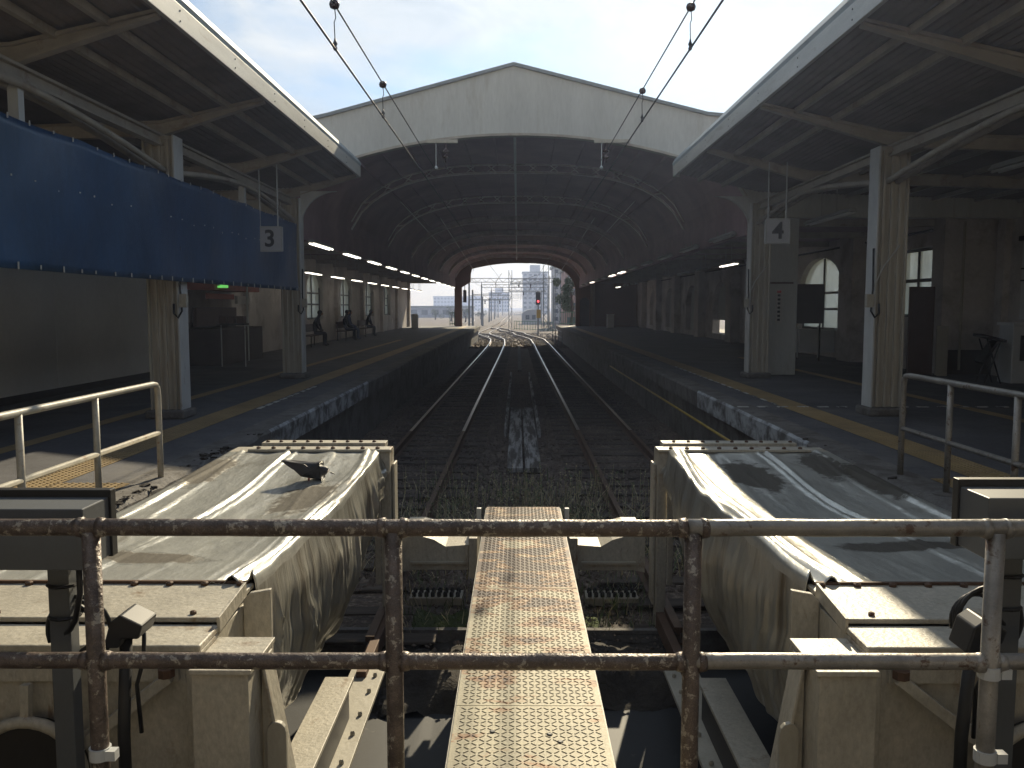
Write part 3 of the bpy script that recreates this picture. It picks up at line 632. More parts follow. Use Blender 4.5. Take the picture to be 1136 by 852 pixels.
o = thing('wall_clock_box', (-7.8, 18.6, 1.55), 'small cream lit box sign on the end of the grey hoarding', 'sign')
B(-7.88, -7.5, 18.5, 18.75, 1.5, 1.98).build('case', 'darkmetal', o, bevel=.01); B(-7.86, -7.52, 18.47, 18.498, 1.54, 1.94).build('face', 'paper', o)

# kiosk area on the left
k = thing('kiosk', (-7.8, 24, 0), 'dim kiosk front with red banners behind the left columns', 'kiosk')
B(-8.45, -7.6, 22.2, 25.8, 0, .95).build('counter', 'darkwall', k, bevel=.02); B(-8.45, -7.7, 22.1, 25.9, 1.95, 2.15).build('header', 'red', k)
B(-7.98, -7.9, 22.2, 24.2, 1.72, 1.86).build('banner', 'red', k); B(-7.98, -7.9, 24.5, 25.7, 1.6, 1.82).build('banner', 'paper', k)
MB().tube([(-7.6, 24.4, 0), (-7.6, 24.4, 2.1)], .03, 8).build('post', 'flange', k)
B(-8.4, -8.3, 22.4, 25.6, 1.0, 1.5).build('back_shelf', 'brown', k)
e = thing('exit_sign', (-7.8, 22.4, 2.25), 'green lit exit sign above the kiosk under the tarpaulin', 'exit sign')
B(-8.05, -7.45, 22.3, 22.4, 2.0, 2.22).build('sign_box', 'green', e, bevel=.01)
B(-7.88, -7.64, 22.285, 22.298, 2.05, 2.17).build('running_figure_panel', 'paper', e)
rk = thing('leaflet_rack', (-7.2, 22.6, 0), 'thin metal leaflet rack standing in front of the kiosk', 'rack')
for dx in (-.3, .3): MB().tube([(-7.2 + dx, 21.9, 0), (-7.2 + dx, 21.9, 1.05)], .015, 6).build('leg', 'flange', rk)
B(-7.55, -6.85, 21.7, 22.1, 1.05, 1.1).build('tray', 'darkmetal', rk)
for i in range(3): B(-7.5 + .22 * i, -7.33 + .22 * i, 21.75, 22.0, 1.1, 1.28).build('leaflets', 'brown', rk)

# concrete pier with notices at the right of column
p = thing('concrete_pier', (5.9, 19.6, 0), 'broad concrete pier with a narrow notice beside the far right column', 'pier')
B(5.45, 6.2, 19.3, 19.9, 0, 3.7).build('shaft', 'plaster', p, bevel=.015)
B(5.44, 6.1, 19.28, 19.297, 2.02, 2.06).build('band', 'brown', p)
nn = B(5.72, 5.86, 19.285, 19.298, 1.15, 1.9).build('notice', 'paper', p)
b = MB()
for i in range(7): b.box(5.76, 5.82, 19.279, 19.2845, 1.2 + .09 * i, 1.25 + .09 * i)
loose(b, 'character', 'signink', nn); B(5.745, 5.835, 19.279, 19.2845, 1.82, 1.87).build('red_mark', 'redink', nn)
bd = thing('notice_board', (8.2, 24.5, 0), 'dark notice board on legs in front of the arched right window', 'notice board')
B(7.4, 8.6, 24.4, 24.46, 1.05, 2.15).build('board', 'darkwall', bd, bevel=.01)
for x in (7.5, 8.5): MB().tube([(x, 24.43, 0), (x, 24.43, 1.05)], .025, 6).build('leg', 'darkmetal', bd)
fn = thing('low_fence', (7.3, 26, 0), 'low panel fence below the arched window on the right platform', 'fence')
for i in range(4): MB().box(7.2 + .62 * i, 7.76 + .62 * i, 26.0, 26.05, .15, .85).build('panel', 'hoard', fn, bevel=.01)
for i in range(5): MB().tube([(7.16 + .62 * i, 26.02, 0), (7.16 + .62 * i, 26.02, .95)], .025, 6).build('post', 'flange', fn)
br = thing('standing_board', (8.95, 19.0, 0), 'tall brown board standing below the office window on the right', 'board')
B(8.55, 9.1, 19.0, 19.06, .02, 1.95).build('panel', 'brown', br, bevel=.01)
B(8.5, 9.15, 18.9, 19.16, 0, .02).build('foot', 'darkmetal', br)
pb = thing('partition', (9.25, 18.95, 0), 'low pale partition panel beside the tall brown board', 'partition')
B(9.15, 9.4, 18.95, 19.0, 0, 1.1).build('panel', 'cream2', pb)
# white machine and folding chair at right
m_ = thing('ticket_machine', (9.7, 17.4, 0), 'white enamel machine against the right wall near the picture edge', 'machine')
B(9.75, 10.45, 17.1, 17.6, 0, 1.15).build('cabinet', 'white', m_, bevel=.02); B(9.9, 10.3, 17.08, 17.098, .45, .95).build('panel', 'darkmetal', m_); B(9.72, 10.48, 17.05, 17.65, 1.15, 1.2).build('top', 'leaf2' if False else 'hoard', m_)
ch = thing('folding_chair', (9.35, 17.2, 0), 'dark folding chair beside the white machine', 'chair')
MB().cbox((9.35, 17.2, .9), (.5, .35, .05), 0, 0, .25).build('seat', 'darkmetal', ch); MB().cbox((9.3, 17.2, .62), (.06, .3, .5), 0, 0, .6).build('backrest', 'darkmetal', ch)
for s in (-1, 1): MB().tube([(9.2, 17.2 + .15 * s, 0), (9.5, 17.2 + .15 * s, .88)], .015, 6).build('leg', 'darkmetal', ch); MB().tube([(9.52, 17.2 + .15 * s, 0), (9.22, 17.2 + .15 * s, .88)], .015, 6).build('leg', 'darkmetal', ch)

# number signs
def digit(txt, x, y, z, size, parent):
    cu = bpy.data.curves.new('digit', 'FONT'); cu.body = txt; cu.size = size; cu.extrude = .004; cu.offset = .008; cu.align_x = 'CENTER'; cu.align_y = 'CENTER'
    o = bpy.data.objects.new('t', cu); COL.objects.link(o); bpy.context.view_layer.update()
    me = bpy.data.meshes.new_from_object(o.evaluated_get(bpy.context.evaluated_depsgraph_get())); bpy.data.objects.remove(o); me.materials.clear(); me.materials.append(M['signink'])
    c = bpy.data.objects.new('digit', me); COL.objects.link(c); c.parent = parent; c.rotation_euler = (R(90), 0, 0); c.location = Vector((x, y, z)) - parent.location; return c
for txt, x, z, y in (('3', -4.29, 2.68, 15.15), ('4', 4.52, 2.82, 15.25)):
    s_ = thing('platform_sign', (x, y, z - .2), 'square hanging sign with black number %s beside the %s column' % (txt, 'left' if txt == '3' else 'right'), 'platform sign', 'platform number signs')
    f = B(x - .21, x + .21, y - .03, y + .03, z - .2, z + .2).build('sign_panel', 'sign', s_, bevel=.008)
    b = MB()
    for q in (-1, 1): b.box(x + q * .205 - .012, x + q * .205 + .012, y - .04, y + .04, z - .21, z + .21); b.box(x - .193, x + .193, y - .04, y + .04, z + q * .205 - .012, z + q * .205 + .012)
    b.build('frame', 'lampbody', s_)
    digit(txt, x, y - .037, z - .005, .40, s_)
    for dx in (-.17, .14): MB().tube([(x + dx, y, z + .21), (x + dx, y, 4.0)], .012, 6).build('hanging_rod', 'flange', s_)
# ------------------------------------------------------------------ lamps
def lamp(x, y, z, label, grp, lit, ceil=None, L_=2.2):
    r = thing('tube_lamp', (x, y, z), label, 'lamp', grp)
    MB().prism([(x - .03, z + .07), (x + .03, z + .07), (x + .09, z), (x - .09, z)], 'y', y - L_ / 2, y + L_ / 2).build('lamp_body', 'lampbody', r)
    for s in (-.045, .045): MB().tube([(x + s, y - L_ / 2 + .03, z - .022), (x + s, y + L_ / 2 - .03, z - .022)], .016, 6).build('tube', 'lampon' if lit else 'lampoff', r, smooth=True)
    if ceil: MB().tube([(x, y - .4, z + .07), (x, y - .4, ceil)], .01, 5).build('rod', 'lampbody', r); MB().tube([(x, y + .4, z + .07), (x, y + .4, ceil)], .01, 5).build('rod', 'lampbody', r)
for i in range(12): lamp(-4.8, 21.4 + 3.95 * i, 3.0, '%s lit tube lamp of the inner left row inside the shed' % ORD[i], 'tube lamps of the inner left row', True, 3.05)
for i in range(10): lamp(-7.3, 27 + 4.2 * i, 2.72, '%s lit tube lamp of the outer left row over the seats' % ORD[i], 'tube lamps of the outer left row', True, 3.5)
for i in range(12): lamp(4.8, 20.6 + 3.95 * i, 3.12, '%s tube lamp of the inner right row inside the shed' % ORD[i], 'tube lamps of the inner right row', i in (5, 6, 9), 3.3)
for i in range(9): lamp(7.1, 29.4 + 4.0 * i, 2.93, '%s tube lamp of the outer right row by the arches' % ORD[i], 'tube lamps of the outer right row', i in (0, 8), 3.5)
lamp(5.88, 16.6, 3.18, 'unlit tube lamp under the right canopy near the platform sign', 'tube lamps under the right canopy', False, 3.9, 2.4)
lamp(5.88, 9.7, 3.18, 'unlit tube lamp under the right canopy at the picture edge', 'tube lamps under the right canopy', False, 3.9, 2.4)

# ================================================================== OVERHEAD WIRES
def wires(xx, zc_, zm, name, dys):
    r = thing('overhead_wire', (xx, 8, zc_), '%s overhead wire pair with droppers above the %s track' % (name, name), 'overhead wire', 'overhead wires above the tracks')
    MB().tube([(xx, -3, zc_), (xx, 30, zc_), (xx * .9, 66, 3.95), (xx * .9, 100, 3.95)], .011, 6).build('contact_wire', 'wire', r)
    MB().tube([(xx, -3, zm - .1), (xx, 8, zm), (xx, 18.4, zm + .04)], .009, 6).build('messenger_wire', 'wire', r)
    for y in dys:
        d_ = MB().tube([(xx, y, zm - .01), (xx + .01, y, zm - .12), (xx - .005, y, zm - .16), (xx, y, zc_ + .09)], .005, 5).build('dropper', 'wire', r)
        MB().lathe((xx, y, zm - .045), [(.01, 0), (.04, .015), (.05, .045), (.04, .075), (.01, .09)]).build('insulator_ball', 'insul', d_, smooth=True)
        MB().lathe((xx, y, zc_ - .015), [(.012, 0), (.022, .02), (.012, .04), (.024, .06), (.012, .085), (.008, .11)]).build('clamp', 'darkmetal', d_, smooth=True)
wires(-1.7, 3.9, 4.30, 'left', (8.3, 11.2)); wires(1.75, 4.11, 4.52, 'right', (9.05, 12.45))
for s in (-1, 1):
    xx = -1.7 if s < 0 else 1.75
    r = thing('wire_bracket', (xx, 18.5, 4.4), 'beige bracket with bell insulators under the gable above the %s track' % ('left' if s < 0 else 'right'), 'bracket', 'wire brackets under the gable')
    xa, xb = (-1.9, -1.25) if s < 0 else (1.6, 2.35)
    B(xa, xb, 18.42, 18.5, 4.98 - .06, 5.05 - .06).build('arm', 'cream', r)
    xi = xa + .4 if s < 0 else xa + .25
    MB().lathe((xi, 18.46, 4.52), [(.01, 0), (.012, .08), (.06, .1), (.07, .12), (.02, .15), (.02, .2), (.075, .22), (.08, .24), (.02, .28), (.015, .41)]).build('bell_insulator', 'insul', r, smooth=True)
    MB().tube([(xx, 18.4, 4.9), (xx, 18.4, 4.45)], .008, 5).build('hanger', 'flange', r)
    MB().lathe((xx, 18.4, 4.37), [(.01, 0), (.035, .02), (.035, .05), (.01, .08)]).build('end_ball', 'white', r, smooth=True)

# ================================================================== BUFFER STOPS
def buffer(sgn):
    side = 'left' if sgn < 0 else 'right'
    xi, xo = (1.13, 2.33) if sgn < 0 else (1.24, 2.52)
    r = thing('buffer_stop', (sgn * (xi + xo) / 2, 5, -1.2), ('cream steel buffer stop under a sagging sunlit sheet on the left track, pigeon on top' if sgn < 0 else 'cream steel buffer stop under a half shaded sheet on the right track'), 'buffer stop', 'covered buffer stops at the track ends')
    S = lambda a, b_: sorted((sgn * a, sgn * b_))
    # far end frame
    B(*S(xi - .08, xo + .05), 7.02, 7.28, .13, .318).build('far_frame_beam', 'cream', r, bevel=.01)
    ff = B(*S(xi - .09, xo - .12), 7.0, 7.17, .322, .342).build('frame_top_plate', 'cream', r, bevel=.003)
    B(*S(xi - .02, xo - .18), 7.19, 7.34, .322, .366).build('frame_top_plate', 'cream', r, bevel=.003)
    b = MB()
    for k in range(9):
        t = k / 8
        b.lathe((sgn * (xi + .02 + (xo - xi - .22) * t), 7.04, .342), [(.018, 0), (.018, .012), (.006, .018)], 8); b.lathe((sgn * (xi + .08 + (xo - xi - .3) * t), 7.24, .366), [(.016, 0), (.016, .01), (.006, .016)], 8)
    loose(b, 'bolt', 'rust', ff)
    fp = MB(); fp.box(*S(xi - .08, xi - .0), 7.06, 7.2, -1.2, .13); fp.box(*S(xi - .105, xi - .085), 7.12, 7.30, -1.0, .2); fp.box(*S(xi - .0, xi + .05), 7.02, 7.05, -.8, .13)
    fp.build('frame_post', 'cream', r, bevel=.005)
    MB().box(*S(xo - .02, xo + .06), 7.06, 7.2, -1.2, .13).build('frame_post', 'cream', r, bevel=.005)
    # cloth cover: outer drape, top, inner drape as one sheet
    seed = 3.1 if sgn < 0 else 11.7
    ya, yb = 3.60, 7.03
    wt = xo - xi; dl = .95; tot = .5 + wt + dl
    def cov(u, v):
        y = ya + (yb - ya) * v; s = u * tot; e = math.sin(math.pi * v)
        n1 = nz(y * .5 + seed, s * 1.4, seed, 1.3); n2 = nz(y * .5, s * 4, seed + 5, 2.0)
        xi_ = xi - .05 * e + .03 * nz(y, seed, 0, 1.2)
        if s < .5:                                   # outer drape
            q = (.5 - s) / .5; x = xo + .04 + .06 * q * e + .05 * q * nz(y, s, seed, 4); z = .30 - .5 * q - .03 * e
        elif s < .5 + wt:
            q = (s - .5) / wt; x = xo + .04 - (xo + .04 - xi_) * q
            z = .315 - .055 * e * math.sin(math.pi * q) - .025 * e + .022 * n1 * min(1, 6 * v, 6 * (1 - v)) + .012 * n2 * min(1, 6 * v)
            # tight longitudinal folds pulled between the two ends
            for (q0, sl, am, wd) in ((.36, .10, .026, .014), (.40, .12, .018, .010), (.93, .03, .045, .022), (.985, .0, .05, .02), (.885, .06, .02, .012), (.62, .10, .006, .012), (.75, -.12, .007, .012), (.15, -.1, .012, .01), (.96, -.06, .03, .010), (.05, .05, .02, .012)):
                qq = q0 + sl * (v - .5) + .012 * math.sin(3 * y + q0 * 9); z += am * math.exp(-((q - qq) / wd) ** 2) * (.5 + .5 * nz(y, q0, 3, 1.2) + .3)
        else:                                        # inner drape hanging in folds
            q = (s - .5 - wt) / dl; b0 = .80 + .16 * math.sin(math.pi * (v * 1.25 + .02)) - .35 * max(0, (v - .78) / .22)
            b0 *= 1 + .08 * nz(y, 0, seed, 2)
            yw = y + .25 * q * nz(y, q, seed, 1.5)
            rd = lambda f_, k_: 1 - abs(2 * abs((nz(yw * f_, q * .6, seed + k_, 1.0)))) ** .6
            fold = (rd(3.1, 0) * .05 + rd(6.5, 4) * .024 + .03 * nz(y * 1.2, q * 2.2, seed, 2.0) + .010 * rd(15, 8) - .05) * min(1, q * 3)
            belly = .10 * math.sin(math.pi * min(1, q * 1.05)) * (.4 + .6 * e)
            x = xi_ - belly * .9 * (q > 0) - fold + .16 * q * q * e; z = .30 - b0 * q
            z += .03 * math.exp(-((q - .0) / .05) ** 2) + .02 * nz(y, q * 2, seed, 5)
            if q > .86: x += .10 * (q - .86) / .14
        return (sgn * x, y, z)
    cb_ = MB().grid(cov, 190, 230)
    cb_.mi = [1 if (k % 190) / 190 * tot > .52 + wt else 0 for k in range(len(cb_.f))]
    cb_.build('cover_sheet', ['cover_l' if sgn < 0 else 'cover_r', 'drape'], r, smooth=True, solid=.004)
    # dark core under the sheet
    B(*S(xi + .12, xo - .1), 3.7, 6.95, -.6, .1).build('cylinder_housing', 'darkmetal', r)
    # front housing
    B(*S(xi - .0, xo + .45), 3.2, 3.62, .302, .322).build('top_plate', 'cream', r, bevel=.004)
    b = MB()
    for k in range(9): b.lathe((sgn * (xi + .05 + k * .15), 3.585, .322), [(.016, 0), (.016, .012), (.006, .018)], 8)
    for k in range(4): b.lathe((sgn * (xi + .12 + k * .38), 3.24, .322), [(.013, 0), (.013, .01), (.006, .014)], 8)
    loose(b, 'bolt', 'rust', r)
    B(*S(xi + .02, xo + .4), 3.600, 3.615, .323, .335).build('clamp_strip', 'rust', r)
    B(*S(xi - .0, xo + .45), 2.98, 3.19, .275, .300).build('front_ledge', 'cream', r, bevel=.006)
    B(*S(xi + .06, xo + .45), 3.0, 3.60, -1.2, .274).build('front_panel', 'cream', r, bevel=.004)
    B(*S(xi + .001, xi + .058), 2.99, 3.6, -1.2, .274).build('corner_flange', 'cream', r, bevel=.004)
    B(*S(xi + .08, xo + .4), 2.975, 2.998, .17, .24).build('front_lip', 'cream', r)
    # raised end cheek
    MB().prism([(sgn * (xi - .115), -.4), (sgn * (xi - .115), .345), (sgn * (xi - .03), .33), (sgn * (xi - .002), .30), (sgn * (xi - .002), -.4)], 'y', 3.46, 3.49).build('end_cheek', 'cream', r, bevel=.004)
    MB().bar((sgn * (xi - .0), 3.17, .305), (sgn * (xi - .0), 3.50, .335), .012, .06).build('cheek_strip', 'cream', r, bevel=.002)
    # pedestal box and flared leg
    B(*S(xi - .20, xi - .002), 2.88, 3.17, -1.2, .24).build('pedestal', 'cream', r, bevel=.004)
    B(*S(xi - .215, xi - .0), 2.865, 3.17, .241, .259).build('pedestal_cap', 'cream', r, bevel=.003)
    a = xi - .205
    pts = [(a, .235), (a, -1.2), (a - .22, -1.2), (a - .09, -.3), (a - .0, .235)]
    MB().prism([(sgn * x, z) for x, z in pts], 'y', 3.02, 3.06).build('flared_leg', 'cream', r, bevel=.004)
    MB().prism([(sgn * x, z) for x, z in [(a - .001, .235), (a - .091, -.3), (a - .221, -1.2), (a - .235, -1.2), (a - .103, -.3), (a - .013, .235)]], 'y', 3.0, 3.12).build('leg_flange', 'cream', r, bevel=.003)
    MB().prism([(sgn * (a - .02 - .035 + .035 * math.cos(R(t))), zz + .04 * math.sin(R(t))) for zz, r0, r1 in ((-.03, 0, 181), (-.62, 180, 361)) for t in range(r0, r1, 30)], 'y', 2.995, 3.018).build('leg_stiffener', 'cream2', r, bevel=.003)
    # diagonal brace and ring on the front
    xr = 1.74 if sgn < 0 else 1.86
    MB().bar((sgn * (xi + .10), 2.95, .20), (sgn * (xi + .46), 2.93, -.08), .04, .04).build('diagonal_brace', 'cream', r, bevel=.003)
    MB().lathe((sgn * (xi + .11), 2.95, .20), [(.03, 0), (.03, .03)], 8).build('brace_bolt', 'rust', r)
    rc = MB(); pts = [(sgn * xr + .20 * math.cos(R(t)), 2.93, -.16 + .20 * math.sin(R(t))) for t in range(0, 361, 12)]
    rc.tube(pts, .022, 8, cap=False); rc.build('ring', 'cream', r, smooth=True)
    for t in (35, 90, 145): MB().bar((sgn * xr + .20 * math.cos(R(t)), 2.94, -.16 + .20 * math.sin(R(t))), (sgn * xr + .33 * math.cos(R(t)), 2.95, -.16 + .33 * math.sin(R(t))), .03, .03).build('spoke', 'cream', r)
    b = MB(); pts = [(sgn * xr + .19 * math.cos(R(t)), -.16 + .19 * math.sin(R(t))) for t in range(0, 360, 15)]; b.prism(pts, 'y', 2.96, 2.995); b.build('cylinder_mouth', 'darkmetal', r)
    # base I-beam beside the housing
    xb_ = 1.03 if sgn < 0 else 1.13
    B(*S(xb_ - .01, xb_ + .17), 2.0, 5.22, -.825, -.80).build('base_beam', 'cream', r, bevel=.003)
    B(*S(xb_ + .02, xb_ + .05), 2.0, 5.2, -1.06, -.826).build('beam_web', 'darkmetal', r)
    B(*S(xb_ - .09, xb_ + .15), 2.0, 6.05, -1.09, -1.062).build('beam_foot', 'cream2', r, bevel=.003)
    b = MB()
    for k in range(9): b.lathe((sgn * (xb_ - .04), 3.5 + .29 * k + .04 * (k % 2), -1.062), [(.014, 0), (.014, .016), (.008, .028)], 6)
    loose(b, 'bolt', 'cream2', r)
    # anchor rail piece
    B(*S(xb_ + .02, xb_ + .09), 5.8, 7.0, -1.15, -1.02).build('anchor_bar', 'rust', r, bevel=.005)
    return r
buffer(-1); buffer(1)

# cross beams between the buffers and the walkway
for s in (-1, 1):
    off = 0 if s < 0 else .1; X = lambda a, b_: sorted((s * (a + off), s * (b_ + off)))
    r = thing('stop_beam', (s * (.7 + off), 7.5, -.9), 'cream notched steel beam between the %s buffer stop and the walkway' % ('left' if s < 0 else 'right'), 'beam', 'notched beams beside the walkway')
    prof = [(1.0, -.78), (1.0, -.46), (.86, -.46), (.72, -.50), (.62, -.56), (.42, -.545), (.42, -.75), (.44, -.76), (.55, -.76), (.9, -.76)]
    MB().prism([(s * (a + off), z) for a, z in prof], 'y', 7.3, 7.33).build('face', 'cream', r, bevel=.004)
    MB().add([(s * (a + off), y, z) for y in (7.3, 7.95) for a, z in ((1.0, -.456), (.86, -.456), (.72, -.496), (.62, -.556), (.42, -.541))], [(i, i + 1, 6 + i, 5 + i) for i in range(4)]).build('top', 'cream', r, solid=.008)
    B(*X(.45, .92), 7.27, 7.298, -.70, -.68).build('ledge', 'cream2', r)
    B(*X(.34, .41), 7.15, 7.7, -.78, -.44).build('end_channel', 'cream', r, bevel=.004)
    B(*X(.33, .37), 7.72, 7.78, -.9, -.32).build('stub_post', 'flange', r, bevel=.004)
for s in (-1, 1):
    off = 0 if s < 0 else .12
    r = thing('drain_rack', (s * (.7 + off), 7.75, -1.2), 'pale studded drain rack on the soil %s of the walkway' % ('left' if s < 0 else 'right'), 'drain rack', 'studded drain racks')
    xa, xb = sorted((s * (.5 + off), s * (.98 + off)))
    B(xa, xb, 7.62, 7.85, -1.19, -1.12).build('base', 'cream2', r, bevel=.005)
    b = MB()
    for k in range(8):
        for j in (0, 1): b.lathe((xa + .04 + k * .057, 7.67 + .11 * j, -1.12), [(.02, 0), (.02, .035), (.008, .05)], 7)
    loose(b, 'stud', 'black', r)
# puddle
b = MB(); pts = [(.98 + .2 * math.cos(R(t)) * (1 + .2 * math.sin(R(3 * t))), 8.0 + .16 * math.sin(R(t)), ) for t in range(0, 360, 15)]
b.prism(pts, 'z', -1.15, -1.146)
M['puddle'] = mat('puddle', (.02, .02, .02), .05, var=.05); tag(b.build('puddle', 'puddle'), kind='structure')

# ================================================================== WALKWAY
wk = thing('walkway', (.05, 5, -.2), 'narrow rusty cream checker plate walkway leading out between the buffer stops', 'walkway')
def plate_panel(y0, y1):
    x0, x1 = -.262, .362; b = B(x0, x1, y0, y1, -.215, -.205); p = .030; k = 0
    ny = int((y1 - y0 - .02) / p); nx = int((x1 - x0 - .02) / p)
    for j in range(ny):
        for i in range(nx):
            a = R(42) if (i + j) % 2 else R(-42)
            x = x0 + .02 + (i + .5) * (x1 - x0 - .04) / nx; y = y0 + .012 + (j + .5) * (y1 - y0 - .024) / ny
            c, s = math.cos(a), math.sin(a); q = [(-.0135, -.0024), (.0135, -.0024), (.0135, .0024), (-.0135, .0024)]
            b.add([(x + c * u - s * v, y + s * u + c * v, -.205) for u, v in q] + [(x + c * u * .8 - s * v * .6, y + s * u * .8 + c * v * .6, -.2022) for u, v in q],
                  [(4, 5, 6, 7), (0, 1, 5, 4), (1, 2, 6, 5), (2, 3, 7, 6), (3, 0, 4, 7)])
    o = b.build('plate', 'plate', wk); return o
for y0, y1 in ((1.6, 3.58), (3.585, 5.14), (5.15, 6.62), (6.63, 7.3)): plate_panel(y0, y1)
for x in (-.27, .358): B(x, x + .012, 1.6, 7.3, -.30, -.2165).build('edge_angle', 'cream2', wk)
for x in (-.2, .26): B(x, x + .05, 1.6, 7.28, -.36, -.2165).build('stringer', 'darkmetal', wk)
for y in (2.6, 4.4, 6.9): B(-.2, .31, y, y + .06, -1.4, -.361).build('trestle', 'darkmetal', wk)
b = MB()
for x, y in ((-.1, 3.35), (.17, 3.27), (.13, 3.33)): b.lathe((x, y, -.2055), [(.012, 0), (.012, .004), (.008, .006)], 8)
loose(b, 'screw', 'black', wk)

# ================================================================== RAILINGS
def pipe(pts, r_, name, m, parent, n=12): return MB().tube(pts, r_, n).build(name, m, parent, smooth=True)
fr = thing('railing', (0, 2.5, -.3), 'long rusty two bar pipe railing across the foreground', 'railing', 'pipe railings')
zt_, zm_ = .853, .447; r_ = .0255
def jag(x0, x1, z): n = int((x1 - x0) / .1) + 2; return [(x0 + (x1 - x0) * i / (n - 1), 2.5 + .002 * nz(i, z, 0, .7), z + .002 * nz(i, z, 3, .9)) for i in range(n)]
pipe(jag(-2.1, .50, zt_), r_, 'top_rail', 'rustpipe', fr, 16); pipe(jag(.501, 2.1, zt_ + .002), r_, 'top_rail', 'greypipe', fr, 16)
pipe(jag(-2.1, .50, zm_), r_ * .95, 'mid_rail', 'rustpipe', fr, 16); pipe(jag(.501, 2.1, zm_ + .003), r_ * .95, 'mid_rail', 'greypipe', fr, 16)
for x, m in ((-1.26, 'greypipe'), (-.366, 'rustpipe'), (.518, 'rustpipe'), (1.405, 'greypipe')):
    o = pipe([(x, 2.5, -.3), (x, 2.5, .2), (x, 2.5, zt_ - .01)], r_ * 1.02, 'post', 'rustpipe' if x < 1 else m, fr, 16)
    for z in (zt_, zm_):                           # weld collars
        for q in (-1, 1): MB().tube([(x + q * .022, 2.5, z), (x + q * .036, 2.5, z), (x + q * .045, 2.5, z)], [.031, .029, .0265], 14).build('weld_collar', 'rustpipe' if x < 1 else 'greypipe', o, smooth=True)
for x, z in ((-1.26, .16), (1.405, .42), (1.405, .16)):
    MB().tube([(x, 2.5, z - .018), (x, 2.5, z + .018)], .032, 14).build('clamp', 'flange', fr); MB().cbox((x + .04, 2.49, z), (.03, .03, .03)).build('clamp_bolt', 'flange', fr)
def side_rail(s, x, ys, zt_, zm_, m, label, corner):
    r = thing('railing', (x, ys[-1], 0), label, 'railing', 'pipe railings')
    y_end = ys[0]
    def bend(z, z0):
        return [(x, -.5, z)] + [(x, y_end - .12 - k, z) for k in (4, 2, 0)] + [(x, y_end - .04, z - .012), (x, y_end - .01, z - .04), (x, y_end, z - .1), (x, y_end, z0)]
    pipe([(x, -.5, zt_), (x, 3, zt_), (x, y_end - .12, zt_), (x, y_end - .045, zt_ - .01), (x, y_end - .012, zt_ - .042), (x, y_end, zt_ - .11), (x, y_end, .35), (x, y_end, -.02)], .026, 'top_rail', m, r)
    pipe([(x, -.5, zm_), (x, y_end, zm_)], .022, 'mid_rail', m, r)
    for y in ys[1:]:
        pipe([(x, y, -.02), (x, y, zt_ - .01)], .024, 'post', m, r)
        MB().lathe((x, y, 0), [(.10, 0), (.085, .012), (.04, .02)], 12).build('foot_mortar', 'concrete', r, smooth=True)
    return r
side_rail(-1, -3.16, (7.55, 6.42, 5.42, 4.4), .835, .40, 'creampipe', 'cream painted two bar railing on the left platform edge', True)
side_rail(1, 3.45, (7.72, 6.88, 5.95, 5.0), .90, .42, 'greypipe', 'grey worn two bar railing on the right platform edge', True)

# ================================================================== CONTROL BOXES
def cbox_(s):
    side = 'left' if s < 0 else 'right'; xa, xb = (1.385, 1.80) if s < 0 else (1.49, 1.90); zz = .66 if s < 0 else .70
    r = thing('control_box', (s * (xa + .2), 2.78, -.3), ('dark grey control box on a post with coiled cables at the left edge' if s < 0 else 'dark grey control box behind the railing at the right edge'), 'control box', 'grey control boxes')
    S = lambda a, b_: sorted((s * a, s * b_))
    B(*S(xa, xb), 2.70, 2.90, zz, zz + .20).build('case', 'box', r, bevel=.004)
    B(*S(xa - .008, xb), 2.875, 2.915, zz - .005, zz + .225).build('back_hood', 'black', r, bevel=.003)
    xp = 1.535 if s < 0 else 1.64
    B(*S(xp - .03, xp + .04), 2.82, 2.88, -.3, zz - .005).build('post', 'box', r, bevel=.004)
    b = MB()
    for z in (zz - .09, zz - .20): b.tube([(s * xp + .05 * math.cos(R(t)), 2.85 + .05 * math.sin(R(t)), z) for t in range(0, 361, 30)], .006, 6)
    loose(b, 'hose_clip', 'black', r)
    b = MB(); x0 = s * (xp - .09)
    b.tube([(x0, 2.78, zz), (x0, 2.78, zz - .10), (x0 - s * -.03, 2.8, zz - .2), (x0 + s * .06, 2.82, zz - .24), (x0 + s * .13, 2.85, zz - .30), (x0 + s * .15, 2.88, zz - .5)], .010, 7)
    for k in range(3):
        c = (x0 + s * .05 - .02 * k, 2.86, zz - .26); rr = .12 - .016 * k
        b.tube([(c[0] + rr * math.cos(R(t)) * .9, c[1] + .01 * k, c[2] + rr * math.sin(R(t))) for t in range(-70, 215, 15)], .008, 7)
    b.build('cable', 'black', r, smooth=True)
    return r
cbox_(-1); cbox_(1)
for s in (-1, 1):
    x = -1.30 if s < 0 else 1.46; z = .44 if s < 0 else .43
    r = thing('hooded_lamp', (x, 2.72, -.3), 'black hooded lamp on a thin pole behind the %s end of the front railing' % ('left' if s < 0 else 'right'), 'lamp', 'black hooded lamps')
    MB().tube([(x, 2.74, -.3), (x, 2.74, .1), (x + .02, 2.74, z - .02)], .021, 8).build('pole', 'black', r, smooth=True)
    hd = MB(); hd.prism([(x - .03, z - .03), (x - .005, z + .055), (x + .03, z + .08), (x + .10, z + .045), (x + .085, z - .0), (x + .03, z + .0), (x + .02, z - .03)], 'y', 2.68, 2.80); hd.build('hood', 'black', r, bevel=.006)
    MB().tube([(x + .08, 2.74, z), (x + .075, 2.74, z - .09), (x + .045, 2.75, z - .18), (x + .05, 2.76, z - .35)], .007, 6).build('lead', 'black', r, smooth=True)

